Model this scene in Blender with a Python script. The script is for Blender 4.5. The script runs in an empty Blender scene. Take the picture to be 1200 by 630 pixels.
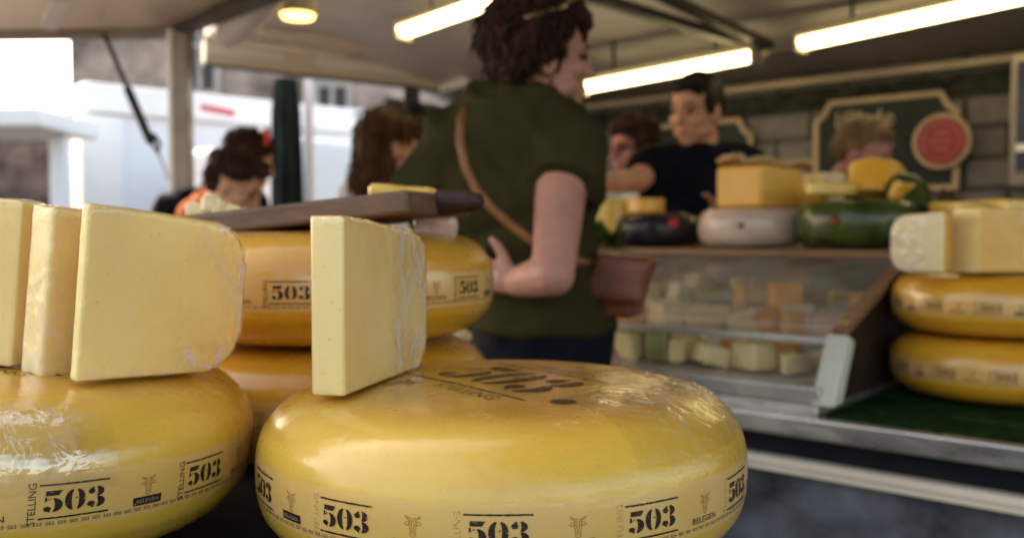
import bpy, bmesh, math, random
from mathutils import Vector, Matrix, noise, Quaternion
from mathutils.bvhtree import BVHTree

random.seed(7)
PI = math.pi
R_ = math.radians
sc = bpy.context.scene
COL = sc.collection
EYE = 1.12                      # eye height of the photographer
F = 1050.0
PITCH = math.atan(38.0 / F)

def P(px, py, Y):
    """the world point at forward distance Y seen in that direction"""
    x = (px - 600) / F; y = (315 - py) / F
    d = Vector((x, math.cos(PITCH) + y * math.sin(PITCH), -math.sin(PITCH) + y * math.cos(PITCH)))
    d *= Y / d.y
    return Vector((d.x, d.y, d.z + EYE))

U = Vector((-.763, .647, 0)).normalized()      # along the stall counter (away, to the left)
N = Vector((.647, .763, 0)).normalized()       # across the counter, into the stall
def S(t, o, z): return U * t + N * o + Vector((0, 0, z))
def toS(p): return (p.dot(U), p.dot(N))

# ------------------------------------------------------------------ objects
def tag(o, label=None, cat=None, group=None, kind=None):
    if label: o['label'] = label
    if cat: o['category'] = cat
    if group: o['group'] = group
    if kind: o['kind'] = kind
    return o

def empty(name, label, cat, loc=(0, 0, 0), group=None, rz=0):
    o = bpy.data.objects.new(name, None); COL.objects.link(o)
    o.location = loc; o.rotation_euler = (0, 0, rz); o.empty_display_size = .05
    return tag(o, label, cat, group)

def adopt(o, parent, world=True):
    o.parent = parent
    if world: o.matrix_parent_inverse = base_matrix(parent).inverted()
    return o

def base_matrix(o):
    m = Matrix.LocRotScale(o.location, o.rotation_euler, o.scale)
    if o.parent: m = base_matrix(o.parent) @ o.matrix_parent_inverse @ m
    return m

def children(o): return [c for c in bpy.data.objects if c.parent == o]
def copy_tree(o, parent=None):
    c = o.copy(); COL.objects.link(c)
    if parent: c.parent = parent
    for ch in children(o): copy_tree(ch, c)
    return c

class MB:
    def __init__(s): s.v = []; s.f = []; s.m = []; s.mi = 0
    def add(s, vs, fs, mi=None):
        b = len(s.v); s.v += [Vector(v) for v in vs]
        s.f += [tuple(i + b for i in f) for f in fs]; s.m += [s.mi if mi is None else mi] * len(fs)
    def box(s, c, ax, ay, az, mi=None):
        c = Vector(c); ax = Vector(ax); ay = Vector(ay); az = Vector(az)
        vs = [c + ax * i + ay * j + az * k for k in (-1, 1) for j in (-1, 1) for i in (-1, 1)]
        s.add(vs, [(0, 2, 3, 1), (4, 5, 7, 6), (0, 1, 5, 4), (2, 6, 7, 3), (0, 4, 6, 2), (1, 3, 7, 5)], mi)
    def sbox(s, t0, t1, o0, o1, z0, z1, mi=None):
        s.box(S((t0 + t1) / 2, (o0 + o1) / 2, (z0 + z1) / 2), U * (t1 - t0) / 2, N * (o1 - o0) / 2, Vector((0, 0, (z1 - z0) / 2)), mi)
    def bx(s, x0, x1, y0, y1, z0, z1, mi=None):
        s.box(((x0 + x1) / 2, (y0 + y1) / 2, (z0 + z1) / 2), ((x1 - x0) / 2, 0, 0), (0, (y1 - y0) / 2, 0), (0, 0, (z1 - z0) / 2), mi)
    def ell(s, c, r, M=None, n=14, seg=20):
        c = Vector(c); r = (r, r, r) if isinstance(r, (int, float)) else r
        vs = []
        for i in range(1, n):
            a = PI * i / n
            for j in range(seg):
                b = 2 * PI * j / seg
                vs.append(Vector((r[0] * math.sin(a) * math.cos(b), r[1] * math.sin(a) * math.sin(b), r[2] * math.cos(a))) + c)
        vs += [c + Vector((0, 0, r[2])), c - Vector((0, 0, r[2]))]
        if M: vs = [M @ v for v in vs]
        fs = []
        for i in range(n - 2):
            for j in range(seg):
                k = (j + 1) % seg
                fs.append((i * seg + j, (i + 1) * seg + j, (i + 1) * seg + k, i * seg + k))
        t = len(vs) - 2
        for j in range(seg):
            k = (j + 1) % seg
            fs.append((t, j, k)); fs.append((t + 1, (n - 2) * seg + k, (n - 2) * seg + j))
        s.add(vs, fs)
    def tube(s, pts, r, seg=12, round_=True, M=None, flat=None):
        """tube through pts with a radius (or one each), round ends when round_"""
        pts = [Vector(p) for p in pts]
        if M: pts = [M @ p for p in pts]
        rs = [r] * len(pts) if isinstance(r, (int, float)) else list(r)
        P_, R2, T = [], [], []
        for i in range(len(pts)):
            a = pts[max(i - 1, 0)]; b = pts[min(i + 1, len(pts) - 1)]
            T.append((b - a).normalized())
        if round_:
            for k in (0, 1, 2, 3):
                a = PI / 2 * k / 4
                P_.append(pts[0] - T[0] * rs[0] * math.cos(a)); R2.append(max(rs[0] * math.sin(a), rs[0] * .02)); 
            P_ += pts; R2 += rs
            for k in (3, 2, 1, 0):
                a = PI / 2 * k / 4
                P_.append(pts[-1] + T[-1] * rs[-1] * math.cos(a)); R2.append(max(rs[-1] * math.sin(a), rs[-1] * .02))
            TT = [T[0]] * 4 + T + [T[-1]] * 4
        else: P_, R2, TT = pts, rs, T
        ref = Vector((0, 0, 1)) if abs(TT[0].z) < .9 else Vector((1, 0, 0))
        x = TT[0].cross(ref).normalized()
        vs = []
        for p, rr, t in zip(P_, R2, TT):
            x = (x - t * x.dot(t)).normalized(); y = t.cross(x)
            for j in range(seg):
                b = 2 * PI * j / seg
                vs.append(p + (x * math.cos(b) + y * math.sin(b)) * rr)
        n = len(P_); fs = []
        for i in range(n - 1):
            for j in range(seg):
                k = (j + 1) % seg
                fs.append((i * seg + j, i * seg + k, (i + 1) * seg + k, (i + 1) * seg + j))
        fs.append(tuple(range(seg - 1, -1, -1))); fs.append(tuple((n - 1) * seg + j for j in range(seg)))
        s.add(vs, fs)
    def frustum(s, rings, seg=28):
        """elliptical rings (centre, rx, ry) stacked into one capped solid"""
        vs = []; n = len(rings)
        for c, rx, ry in rings:
            for j in range(seg):
                b = 2 * PI * j / seg
                vs.append(Vector(c) + Vector((rx * math.cos(b), ry * math.sin(b), 0)))
        fs = []
        for i in range(n - 1):
            for j in range(seg):
                k = (j + 1) % seg
                fs.append((i * seg + j, i * seg + k, (i + 1) * seg + k, (i + 1) * seg + j))
        fs.append(tuple(range(seg - 1, -1, -1))); fs.append(tuple((n - 1) * seg + j for j in range(seg)))
        s.add(vs, fs)
    def lathe(s, prof, seg=96, c=(0, 0, 0), M=None):
        vs = []; c = Vector(c)
        for r, z in prof:
            for j in range(seg):
                b = 2 * PI * j / seg
                vs.append(c + Vector((r * math.cos(b), r * math.sin(b), z)))
        if M: vs = [M @ v for v in vs]
        fs = []; n = len(prof)
        for i in range(n - 1):
            for j in range(seg):
                k = (j + 1) % seg
                fs.append((i * seg + j, i * seg + k, (i + 1) * seg + k, (i + 1) * seg + j))
        fs.append(tuple(range(seg - 1, -1, -1))); fs.append(tuple((n - 1) * seg + j for j in range(seg)))
        s.add(vs, fs)
    def prism(s, poly, o, ax, ay, az, mi=None):
        """polygon in the (ax, ay) plane at o, extruded by vector az"""
        o = Vector(o); n = len(poly)
        a = [o + Vector(ax) * p[0] + Vector(ay) * p[1] for p in poly]; b = [v + Vector(az) for v in a]
        fs = [tuple(range(n - 1, -1, -1)), tuple(range(n, 2 * n))] + [(i, (i + 1) % n, n + (i + 1) % n, n + i) for i in range(n)]
        s.add(a + b, fs, mi)
    def mesh(s, name):
        me = bpy.data.meshes.new(name); me.from_pydata([tuple(v) for v in s.v], [], s.f)
        for p, i in zip(me.polygons, s.m): p.material_index = i
        bm = bmesh.new(); bm.from_mesh(me); bmesh.ops.recalc_face_normals(bm, faces=bm.faces); bm.to_mesh(me); bm.free()
        return me

def link(name, me, mats, parent=None, smooth=True, world=True, bevel=0, auto=40):
    o = bpy.data.objects.new(name, me); COL.objects.link(o)
    if not isinstance(mats, (list, tuple)): mats = [mats]
    for m in mats: me.materials.append(m)
    if smooth:
        me.shade_smooth()
        if auto: me.set_sharp_from_angle(angle=R_(auto))
    if bevel:
        b = o.modifiers.new('bevel', 'BEVEL'); b.width = bevel; b.segments = 3; b.limit_method = 'ANGLE'; b.angle_limit = R_(35)
    if parent: adopt(o, parent, world)
    return o

def build(mb, name, mats, parent=None, **k): return link(name, mb.mesh(name), mats, parent, **k)

def evaluated(me, mods):
    """run modifiers on a mesh and give back the result"""
    o = bpy.data.objects.new('tmp', me); COL.objects.link(o)
    for kind, kw in mods:
        m = o.modifiers.new('m', kind)
        for a, b in kw.items(): setattr(m, a, b)
    dg = bpy.context.evaluated_depsgraph_get(); dg.update()
    r = bpy.data.meshes.new_from_object(o.evaluated_get(dg))
    bpy.data.objects.remove(o)
    return r

def blob(mb, name, voxel=.008, smooth=6, fac=.5):
    me = mb.mesh(name)
    return evaluated(me, [('REMESH', dict(mode='VOXEL', voxel_size=voxel)), ('SMOOTH', dict(iterations=smooth, factor=fac))])

def displace(me, fn):
    ns = [v.normal.copy() for v in me.vertices]
    for v, n in zip(me.vertices, ns): v.co += n * fn(v.co)
    me.update()

# ------------------------------------------------------------------ materials
def nodes(name):
    m = bpy.data.materials.new(name); m.use_nodes = True
    nt = m.node_tree; nt.nodes.clear()
    out = nt.nodes.new('ShaderNodeOutputMaterial')
    return m, nt, out
def nd(nt, kind, **k):
    n = nt.nodes.new(kind)
    for a, b in k.items():
        if a in n.inputs.keys() if isinstance(a, str) else False: n.inputs[a].default_value = b
        else: setattr(n, a, b)
    return n
def rgba(c): return (c[0], c[1], c[2], 1)

def ramp(nt, src, stops):
    r = nt.nodes.new('ShaderNodeValToRGB')
    el = r.color_ramp.elements
    while len(el) < len(stops): el.new(.5)
    for e, (p, c) in zip(el, stops): e.position = p; e.color = rgba(c) if isinstance(c, (tuple, list)) else (c, c, c, 1)
    nt.links.new(src, r.inputs[0]); return r.outputs[0]
def mixc(nt, fac, a, b, mode='MIX'):
    m = nt.nodes.new('ShaderNodeMix'); m.data_type = 'RGBA'; m.blend_type = mode
    for v, i in ((fac, 0), (a, 6), (b, 7)):
        if isinstance(v, bpy.types.NodeSocket): nt.links.new(v, m.inputs[i])
        elif i == 0: m.inputs[0].default_value = v
        else: m.inputs[i].default_value = rgba(v)
    return m.outputs[2]
def math_(nt, op, a, b=None, clamp=False):
    m = nt.nodes.new('ShaderNodeMath'); m.operation = op; m.use_clamp = clamp
    for i, v in enumerate((a, b)):
        if v is None: continue
        if isinstance(v, bpy.types.NodeSocket): nt.links.new(v, m.inputs[i])
        else: m.inputs[i].default_value = v
    return m.outputs[0]
def objco(nt, scale=(1, 1, 1)):
    t = nt.nodes.new('ShaderNodeTexCoord'); mp = nt.nodes.new('ShaderNodeMapping'); mp.inputs['Scale'].default_value = scale
    nt.links.new(t.outputs['Object'], mp.inputs['Vector']); return mp.outputs[0]
def nz(nt, co, scale, detail=3, rough=.5, dist=0):
    n = nt.nodes.new('ShaderNodeTexNoise'); n.inputs['Scale'].default_value = scale; n.inputs['Detail'].default_value = detail
    n.inputs['Roughness'].default_value = rough; n.inputs['Distortion'].default_value = dist
    nt.links.new(co, n.inputs['Vector']); return n.outputs['Fac']
def bump(nt, h, strength, dist=.002):
    b = nt.nodes.new('ShaderNodeBump'); b.inputs['Strength'].default_value = strength; b.inputs['Distance'].default_value = dist
    nt.links.new(h, b.inputs['Height']); return b.outputs[0]
def pbsdf(nt, out, col, rough=.5, **k):
    b = nt.nodes.new('ShaderNodeBsdfPrincipled')
    if isinstance(col, bpy.types.NodeSocket): nt.links.new(col, b.inputs['Base Color'])
    else: b.inputs['Base Color'].default_value = rgba(col)
    if isinstance(rough, bpy.types.NodeSocket): nt.links.new(rough, b.inputs['Roughness'])
    else: b.inputs['Roughness'].default_value = rough
    for a, v in k.items():
        a = a.replace('_', ' ')
        if isinstance(v, bpy.types.NodeSocket): nt.links.new(v, b.inputs[a])
        else: b.inputs[a].default_value = v
    nt.links.new(b.outputs[0], out.inputs[0]); return b

def simple(name, col, rough=.6, var=.12, scale=8, bmp=.15, bscale=60, metal=0, stretch=(1, 1, 1), dist=.002, **k):
    """base colour broken up by two noises, with bump"""
    m, nt, out = nodes(name); co = objco(nt, stretch)
    n = nz(nt, co, scale, 5, .6)
    lo = tuple(c * (1 - var * 1.6) for c in col); hi = tuple(min(c * (1 + var), 1) for c in col)
    c = ramp(nt, n, [(.3, lo), (.7, hi)])
    r = ramp(nt, nz(nt, co, scale * 2.3, 4), [(.3, max(rough - .1, .02)), (.7, min(rough + .1, 1))])
    if metal == 0: k.setdefault('Specular_IOR_Level', .06 if rough >= .75 else .18 if max(col) < .12 else .4)
    b = pbsdf(nt, out, c, r, Metallic=metal, **k)
    if bmp: nt.links.new(bump(nt, nz(nt, co, bscale, 4), bmp, dist), b.inputs['Normal'])
    return m

def emitter(name, col, st):
    m, nt, out = nodes(name); e = nt.nodes.new('ShaderNodeEmission'); e.inputs[0].default_value = rgba(col); e.inputs[1].default_value = st
    nt.links.new(e.outputs[0], out.inputs[0]); return m

def rind_material(name, base, deep, pale, band=True):
    m, nt, out = nodes(name); co = objco(nt)
    big = nz(nt, co, 9, 4, .55); mid = nz(nt, co, 38, 5, .65); fine = nz(nt, co, 160, 3, .6)
    c = mixc(nt, ramp(nt, big, [(.38, 0.0), (.75, .8)]), base, deep)
    c = mixc(nt, ramp(nt, mid, [(.54, 0.0), (.76, .32)]), c, pale)
    c = mixc(nt, ramp(nt, fine, [(.60, 0.0), (.78, .25)]), c, tuple(x * .6 for x in deep))
    sep = nt.nodes.new('ShaderNodeSeparateXYZ'); nt.links.new(co, sep.inputs[0])
    zz = math_(nt, 'ADD', sep.outputs[2], math_(nt, 'MULTIPLY', math_(nt, 'SUBTRACT', mid, .5), .006))
    if band:   # the clear printed sleeve round the middle
        f1 = math_(nt, 'LESS_THAN', zz, .0165); f2 = math_(nt, 'GREATER_THAN', zz, -.0185)
        f = math_(nt, 'MULTIPLY', math_(nt, 'MULTIPLY', f1, f2), ramp(nt, nz(nt, co, 22, 4), [(.3, .35), (.7, .72)]))
        c = mixc(nt, f, c, (.70, .46, .20))
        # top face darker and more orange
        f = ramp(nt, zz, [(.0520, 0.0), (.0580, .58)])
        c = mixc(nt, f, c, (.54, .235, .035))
    # crumpled cling film where it was gathered on the shoulder
    mask = ramp(nt, nz(nt, co, 7, 2), [(.50, .05), (.62, 1.0)])
    sp2 = nt.nodes.new('ShaderNodeSeparateXYZ'); nt.links.new(co, sp2.inputs[0])
    dd = math_(nt, 'ADD', math_(nt, 'MULTIPLY', sp2.outputs[0], .9), math_(nt, 'MULTIPLY', sp2.outputs[1], -.25))
    gz = math_(nt, 'MULTIPLY', ramp(nt, math_(nt, 'ADD', dd, math_(nt, 'MULTIPLY', big, .06)), [(.11, 0.0), (.16, 1.0)]), ramp(nt, sp2.outputs[2], [(.022, 0.0), (.034, 1.0)]))
    mask = math_(nt, 'MAXIMUM', math_(nt, 'MULTIPLY', mask, .6), gz)
    wr = nz(nt, objco(nt, (1, 1, 2.2)), 55, 4, .6, 1.6)
    h = math_(nt, 'ADD', math_(nt, 'MULTIPLY', math_(nt, 'MULTIPLY', wr, mask), 1.0), math_(nt, 'MULTIPLY', mid, .25))
    rg = ramp(nt, mid, [(.3, .22), (.7, .42)])
    b = pbsdf(nt, out, c, rg, Coat_Weight=.75, Coat_Roughness=.10, Subsurface_Weight=.12, Subsurface_Scale=.02)
    b.inputs['Subsurface Radius'].default_value = (1, .5, .12)
    nt.links.new(bump(nt, math_(nt, 'ADD', math_(nt, 'MULTIPLY', big, .9), math_(nt, 'MULTIPLY', fine, .08)), .22, .003), b.inputs['Normal'])
    nt.links.new(bump(nt, h, .8, .0045), b.inputs['Coat Normal'])
    return m

def cut_material(name, base, dark):
    m, nt, out = nodes(name); co = objco(nt)
    big = nz(nt, co, 14, 4, .5); fine = nz(nt, co, 210, 3, .6)
    c = mixc(nt, ramp(nt, big, [(.3, 0.0), (.7, .7)]), base, dark)
    c = mixc(nt, ramp(nt, fine, [(.62, 0.0), (.74, .3)]), c, tuple(x * .55 for x in dark))
    v = nt.nodes.new('ShaderNodeTexVoronoi'); v.inputs['Scale'].default_value = 48; nt.links.new(co, v.inputs['Vector'])
    hole = ramp(nt, v.outputs['Distance'], [(.04, .28), (.09, 0.0)])
    c = mixc(nt, hole, c, tuple(x * .55 for x in dark))
    b = pbsdf(nt, out, c, .42, Subsurface_Weight=.2, Subsurface_Scale=.02)
    b.inputs['Subsurface Radius'].default_value = (1, .6, .2)
    st = nz(nt, objco(nt, (1, 1, 6)), 30, 4)
    nt.links.new(bump(nt, math_(nt, 'ADD', math_(nt, 'MULTIPLY', st, .8), math_(nt, 'MULTIPLY', fine, .4)), .10, .001), b.inputs['Normal'])
    return m

def schlick(nt, normal=None, f0=.04):
    """reflectance of a thin sheet, the same from both sides"""
    lw_ = nt.nodes.new('ShaderNodeLayerWeight'); lw_.inputs['Blend'].default_value = .5
    if normal: nt.links.new(normal, lw_.inputs['Normal'])
    return math_(nt, 'ADD', math_(nt, 'MULTIPLY', math_(nt, 'POWER', lw_.outputs['Facing'], 5.0), .9), f0)

def film_material(name, sheen_max=.50):
    """clear cling film; milky, with sky sheen painted in, where the attribute says it is crumpled"""
    m, nt, out = nodes(name); co = objco(nt)
    tr = nt.nodes.new('ShaderNodeBsdfTransparent'); tr.inputs[0].default_value = (.99, .985, .98, 1)
    g = nt.nodes.new('ShaderNodeBsdfGlossy'); g.inputs['Roughness'].default_value = .16; g.inputs[0].default_value = (1, 1, 1, 1)
    df = nt.nodes.new('ShaderNodeBsdfDiffuse'); df.inputs[0].default_value = (.80, .72, .82, 1)  # violet white stands for the sky's reflection
    wr = nz(nt, objco(nt, (1, 1, .6)), 42, 3, .5, 2.0)
    at = nt.nodes.new('ShaderNodeAttribute'); at.attribute_name = 'crumple'
    bn = bump(nt, math_(nt, 'MULTIPLY', wr, math_(nt, 'ADD', math_(nt, 'MULTIPLY', at.outputs['Fac'], .9), .12)), .5, .004)
    nt.links.new(bn, g.inputs['Normal']); fr = schlick(nt, bn)
    m1 = nt.nodes.new('ShaderNodeMixShader'); m2 = nt.nodes.new('ShaderNodeMixShader')
    gf = math_(nt, 'ADD', math_(nt, 'MULTIPLY', fr, .9), math_(nt, 'MULTIPLY', at.outputs['Fac'], .16), True)
    nt.links.new(gf, m1.inputs[0]); nt.links.new(tr.outputs[0], m1.inputs[1]); nt.links.new(g.outputs[0], m1.inputs[2])
    milk_sheen = math_(nt, 'MULTIPLY', at.outputs['Fac'], ramp(nt, nz(nt, objco(nt, (1, 1, .55)), 26, 3, .5, 2.2), [(.47, 0.0), (.60, sheen_max)]))
    nt.links.new(milk_sheen, m2.inputs[0]); nt.links.new(m1.outputs[0], m2.inputs[1]); nt.links.new(df.outputs[0], m2.inputs[2])
    nt.links.new(m2.outputs[0], out.inputs[0]); return m

def ink_material(name, col, wear=.42, cover=1.0):
    m, nt, out = nodes(name); co = objco(nt)
    b = nt.nodes.new('ShaderNodeBsdfPrincipled'); b.inputs['Base Color'].default_value = rgba(col); b.inputs['Roughness'].default_value = .4
    tr = nt.nodes.new('ShaderNodeBsdfTransparent'); mx = nt.nodes.new('ShaderNodeMixShader')
    f = ramp(nt, nz(nt, co, 420, 3, .7), [(wear - .12, 0.0), (wear, cover)])
    nt.links.new(f, mx.inputs[0]); nt.links.new(tr.outputs[0], mx.inputs[1]); nt.links.new(b.outputs[0], mx.inputs[2])
    nt.links.new(mx.outputs[0], out.inputs[0]); return m

def glass_material(name, tint=(.93, .96, .94), haze=.04, ior=1.5):
    m, nt, out = nodes(name); co = objco(nt)
    tr = nt.nodes.new('ShaderNodeBsdfTransparent'); tr.inputs[0].default_value = rgba(tint)
    g = nt.nodes.new('ShaderNodeBsdfGlossy'); g.inputs['Roughness'].default_value = .10
    df = nt.nodes.new('ShaderNodeBsdfDiffuse'); df.inputs[0].default_value = (.7, .66, .62, 1)
    fr = schlick(nt, None, .07)
    m1 = nt.nodes.new('ShaderNodeMixShader'); m2 = nt.nodes.new('ShaderNodeMixShader')
    nt.links.new(math_(nt, 'MULTIPLY', fr, 1.0), m1.inputs[0]); nt.links.new(tr.outputs[0], m1.inputs[1]); nt.links.new(g.outputs[0], m1.inputs[2])
    nt.links.new(ramp(nt, nz(nt, co, 9, 4), [(.3, haze * .3), (.7, haze * 1.6)]), m2.inputs[0])
    nt.links.new(m1.outputs[0], m2.inputs[1]); nt.links.new(df.outputs[0], m2.inputs[2]); nt.links.new(m2.outputs[0], out.inputs[0])
    return m

def brick_material(name, c1, c2, mortar, bw, bh, axes='U', msize=.012):
    """blocks printed on the stall's back cloth; laid along the wall"""
    m, nt, out = nodes(name)
    t = nt.nodes.new('ShaderNodeTexCoord'); sep = nt.nodes.new('ShaderNodeSeparateXYZ'); nt.links.new(t.outputs['Object'], sep.inputs[0])
    d = U if axes == 'U' else N if axes == 'N' else Vector((1, 0, 0))
    h = math_(nt, 'ADD', math_(nt, 'MULTIPLY', sep.outputs[0], d.x), math_(nt, 'MULTIPLY', sep.outputs[1], d.y))
    cb = nt.nodes.new('ShaderNodeCombineXYZ'); nt.links.new(h, cb.inputs[0]); nt.links.new(sep.outputs[2], cb.inputs[1])
    b = nt.nodes.new('ShaderNodeTexBrick'); nt.links.new(cb.outputs[0], b.inputs['Vector'])
    b.inputs['Scale'].default_value = 1; b.inputs['Brick Width'].default_value = bw; b.inputs['Row Height'].default_value = bh
    b.inputs['Mortar Size'].default_value = msize; b.inputs['Mortar Smooth'].default_value = .3
    b.inputs['Color1'].default_value = rgba(c1); b.inputs['Color2'].default_value = rgba(c2); b.inputs['Mortar'].default_value = rgba(mortar)
    co = objco(nt)
    c = mixc(nt, ramp(nt, nz(nt, co, 14, 5, .65), [(.3, .75), (.7, 0.0)]), b.outputs['Color'], tuple(x * .55 for x in c2))
    p = pbsdf(nt, out, c, .8)
    nt.links.new(bump(nt, math_(nt, 'ADD', math_(nt, 'MULTIPLY', b.outputs['Fac'], -.6), math_(nt, 'MULTIPLY', nz(nt, co, 40, 4), .4)), .5, .01), p.inputs['Normal'])
    return m

M = {}
M['rind'] = rind_material('yellow_rind', (.70, .46, .062), (.60, .335, .025), (.74, .56, .17))
M['rind_lamp_tinted'] = rind_material('lamp_tinted_rind', (.68, .345, .02), (.58, .26, .014), (.70, .41, .06))  # same rind with the tube lamps' orange tint put into its colour
M['rind_plain'] = rind_material('plain_rind', (.78, .50, .07), (.70, .38, .03), (.80, .58, .16), band=False)
M['rind_orange'] = rind_material('orange_rind', (.80, .42, .03), (.72, .30, .015), (.82, .52, .08), band=False)
M['cut'] = cut_material('cut_cheese', (.90, .75, .36), (.84, .65, .25))
M['cut_shaded'] = cut_material('cut_cheese_shaded', (.87, .68, .29), (.80, .57, .20))  # same cut cheese, warm shade of the side faces put into the colour
M['cut_amber_and_shaded'] = cut_material('cut_cheese_amber_and_shaded', (.80, .46, .08), (.70, .36, .05))  # amber cheese; on the right-stack wedges it paints their shaded faces
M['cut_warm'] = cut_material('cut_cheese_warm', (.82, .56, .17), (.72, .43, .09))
M['film'] = film_material('cling_film'); M['film_clear'] = film_material('clear_film', .10)
M['ink'] = ink_material('dark_ink', (.022, .010, .008))
M['ink_small'] = ink_material('small_ink', (.06, .03, .02), .36)
M['ink_cow'] = ink_material('brown_ink', (.28, .13, .03), .40, .55)
M['ink_top'] = ink_material('top_ink', (.035, .022, .014), .49, .85)
M['ink_faint'] = ink_material('faint_ink', (.10, .05, .02), .52, .35)
M['ribbon_text'] = ink_material('ribbon_text', (.35, .25, .2), .4)
M['black_cloth'] = simple('black_cloth', (.012, .012, .015), .85, .2, 10, .3, 90)
M['wood'] = simple('board_wood', (.14, .075, .045), .5, .25, 5, .3, 30, stretch=(1.2, 7, 14))
M['handle_wood'] = simple('dark_handle_wood', (.045, .022, .018), .4, .2, 6, .2, 40, stretch=(1.2, 6, 10))
M['metal'] = simple('brushed_aluminium', (.62, .60, .56), .34, .10, 6, .12, 80, metal=.85, stretch=(1, 1, 4))
M['white_metal'] = simple('white_coated_metal', (.56, .56, .47), .35, .08, 5, .08, 50)
M['rail_metal'] = simple('satin_rail', (.50, .48, .42), .32, .12, 5, .1, 50, metal=.5)
M['dark_metal'] = simple('dark_metal', (.03, .028, .027), .5, .2, 8, .1, 60)
M['case_end'] = simple('case_end_panel', (.045, .03, .022), .4, .25, 5, .1, 40)
M['mat_green'] = simple('green_grass_mat', (.014, .040, .009), .9, .45, 60, 1.0, 260, dist=.008)
M['panel_grey'] = simple('grey_marbled_sheet', (.125, .14, .165), .42, .50, 6, .5, 9, stretch=(1, 1, 1.4), dist=.006)
M['gap_black'] = simple('black_recess', (.008, .009, .014), .5, .2, 9, .1, 50)
M['ceiling'] = simple('stall_ceiling', (.62, .58, .55), .42, .12, 2.2, .06, 30)
M['ceiling_light'] = simple('pale_flap', (.78, .70, .60), .4, .10, 2, .06, 30)
M['cream_metal'] = simple('cream_metal', (.72, .64, .52), .35, .08, 3, .06, 40)
M['pale_panel'] = simple('pale_panel', (.88, .85, .78), .3, .05, 3, .05, 40)
M['post'] = simple('grey_post', (.26, .215, .17), .38, .12, 6, .1, 50, metal=.3)
M['beam'] = simple('dark_beam', (.10, .085, .065), .45, .15, 6, .1, 50)
M['housing'] = simple('lamp_housing', (.55, .47, .32), .4, .06, 6, .05, 50)
M['tube'] = emitter('lamp_tube', (1.0, .80, .38), 10.5)
M['spot'] = emitter('spot_bulb', (1.0, .68, .18), 5.0)
M['block_wall'] = brick_material('printed_block_cloth', (.21, .185, .19), (.155, .138, .142), (.02, .018, .018), .30, .118)
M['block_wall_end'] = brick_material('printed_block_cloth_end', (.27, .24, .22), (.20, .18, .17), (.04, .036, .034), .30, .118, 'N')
M['valance'] = simple('dark_leaf_strip', (.022, .026, .018), .7, .6, 16, .4, 40)
M['slate'] = simple('slate_board', (.022, .026, .026), .6, .25, 8, .1, 60)
M['sign_frame'] = simple('cream_sign_frame', (.40, .30, .18), .55, .12, 14, .1, 60)
M['badge_red'] = simple('red_badge', (.24, .025, .03), .45, .15, 20, .1, 60)
M['badge_mark'] = simple('badge_mark', (.34, .07, .06), .5, .1, 20, 0)
M['screen'] = simple('dim_screen', (.05, .055, .10), .2, .2, 5, 0)
M['glass'] = glass_material('case_glass', tint=(.86, .87, .84), haze=.17)
M['glass_front'] = glass_material('case_front_glass', haze=.02)
M['skin'] = simple('skin', (.45, .215, .155), .52, .12, 16, .12, 220, Subsurface_Weight=.12, Subsurface_Scale=.01)
M['skin_warm'] = simple('skin_warm', (.56, .27, .16), .46, .10, 22, .12, 200, Subsurface_Weight=.1, Subsurface_Scale=.01)
M['skin_red'] = simple('skin_flushed', (.46, .19, .15), .5, .12, 22, .1, 200)
M['hair_dark'] = simple('dark_brown_hair', (.050, .017, .009), .6, .5, 9, .9, 120, stretch=(9, 9, 1.3), dist=.006, Specular_IOR_Level=.22)
M['hair_black'] = simple('black_hair', (.012, .009, .008), .45, .4, 9, .8, 120, stretch=(9, 9, 1.3), dist=.006)
M['hair_auburn'] = simple('auburn_hair', (.115, .042, .016), .42, .5, 7, .9, 90, stretch=(10, 10, 1.0), dist=.006)
M['hair_gold'] = simple('golden_hair', (.22, .12, .042), .5, .4, 7, .9, 90, stretch=(8, 8, 2), dist=.006)
M['olive'] = simple('olive_shirt_cloth', (.040, .034, .013), .95, .14, 5, .4, 12, dist=.02)
M['navy'] = simple('navy_shirt_cloth', (.006, .0065, .011), .8, .2, 14, .4, 30, dist=.01)
M['trousers'] = simple('black_trousers_cloth', (.008, .009, .014), .8, .2, 14, .4, 30, dist=.01)
M['orange'] = simple('orange_shirt_cloth', (.72, .20, .08), .8, .12, 14, .3, 30)
M['white_cloth'] = simple('white_top_cloth', (.74, .70, .66), .8, .08, 14, .3, 30)
M['leather'] = simple('tan_leather', (.25, .10, .035), .4, .2, 30, .2, 120)
M['bag'] = simple('russet_leather', (.17, .048, .02), .42, .3, 20, .3, 90)
M['red'] = simple('red_patch', (.55, .03, .03), .5, .1, 20, 0)
M['purple'] = simple('purple_strap', (.06, .02, .16), .6, .1, 20, 0)
M['eye'] = simple('eye_dark', (.02, .012, .01), .3, .1, 20, 0)
M['lip'] = simple('lip', (.42, .13, .10), .5, .1, 20, 0)
M['spectacles'] = simple('spectacle_frame', (.02, .015, .012), .3, .1, 20, 0)
M['gold'] = simple('gold_metal', (.7, .5, .25), .25, .05, 20, 0, metal=1)
M['white_paint'] = simple('white_paint', (.88, .88, .89), .35, .05, 1.5, .04, 10)
M['white_shade'] = simple('white_shaded_side', (.84, .85, .90), .4, .05, 1.5, .04, 10)  # trailer white with its bluish shade put into the colour
M['parasol'] = simple('dark_green_canvas', (.018, .028, .026), .8, .35, 6, .5, 12, stretch=(5, 5, 1), dist=.02)
M['stone'] = simple('grey_brown_stone', (.40, .32, .275), .85, .5, 1.1, .5, 5, dist=.05)
M['stone_trim'] = simple('pale_stone_trim', (.50, .45, .40), .8, .15, 1.5, .3, 6, dist=.02)
M['window'] = simple('dark_window', (.05, .055, .06), .15, .2, 2, 0)
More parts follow.
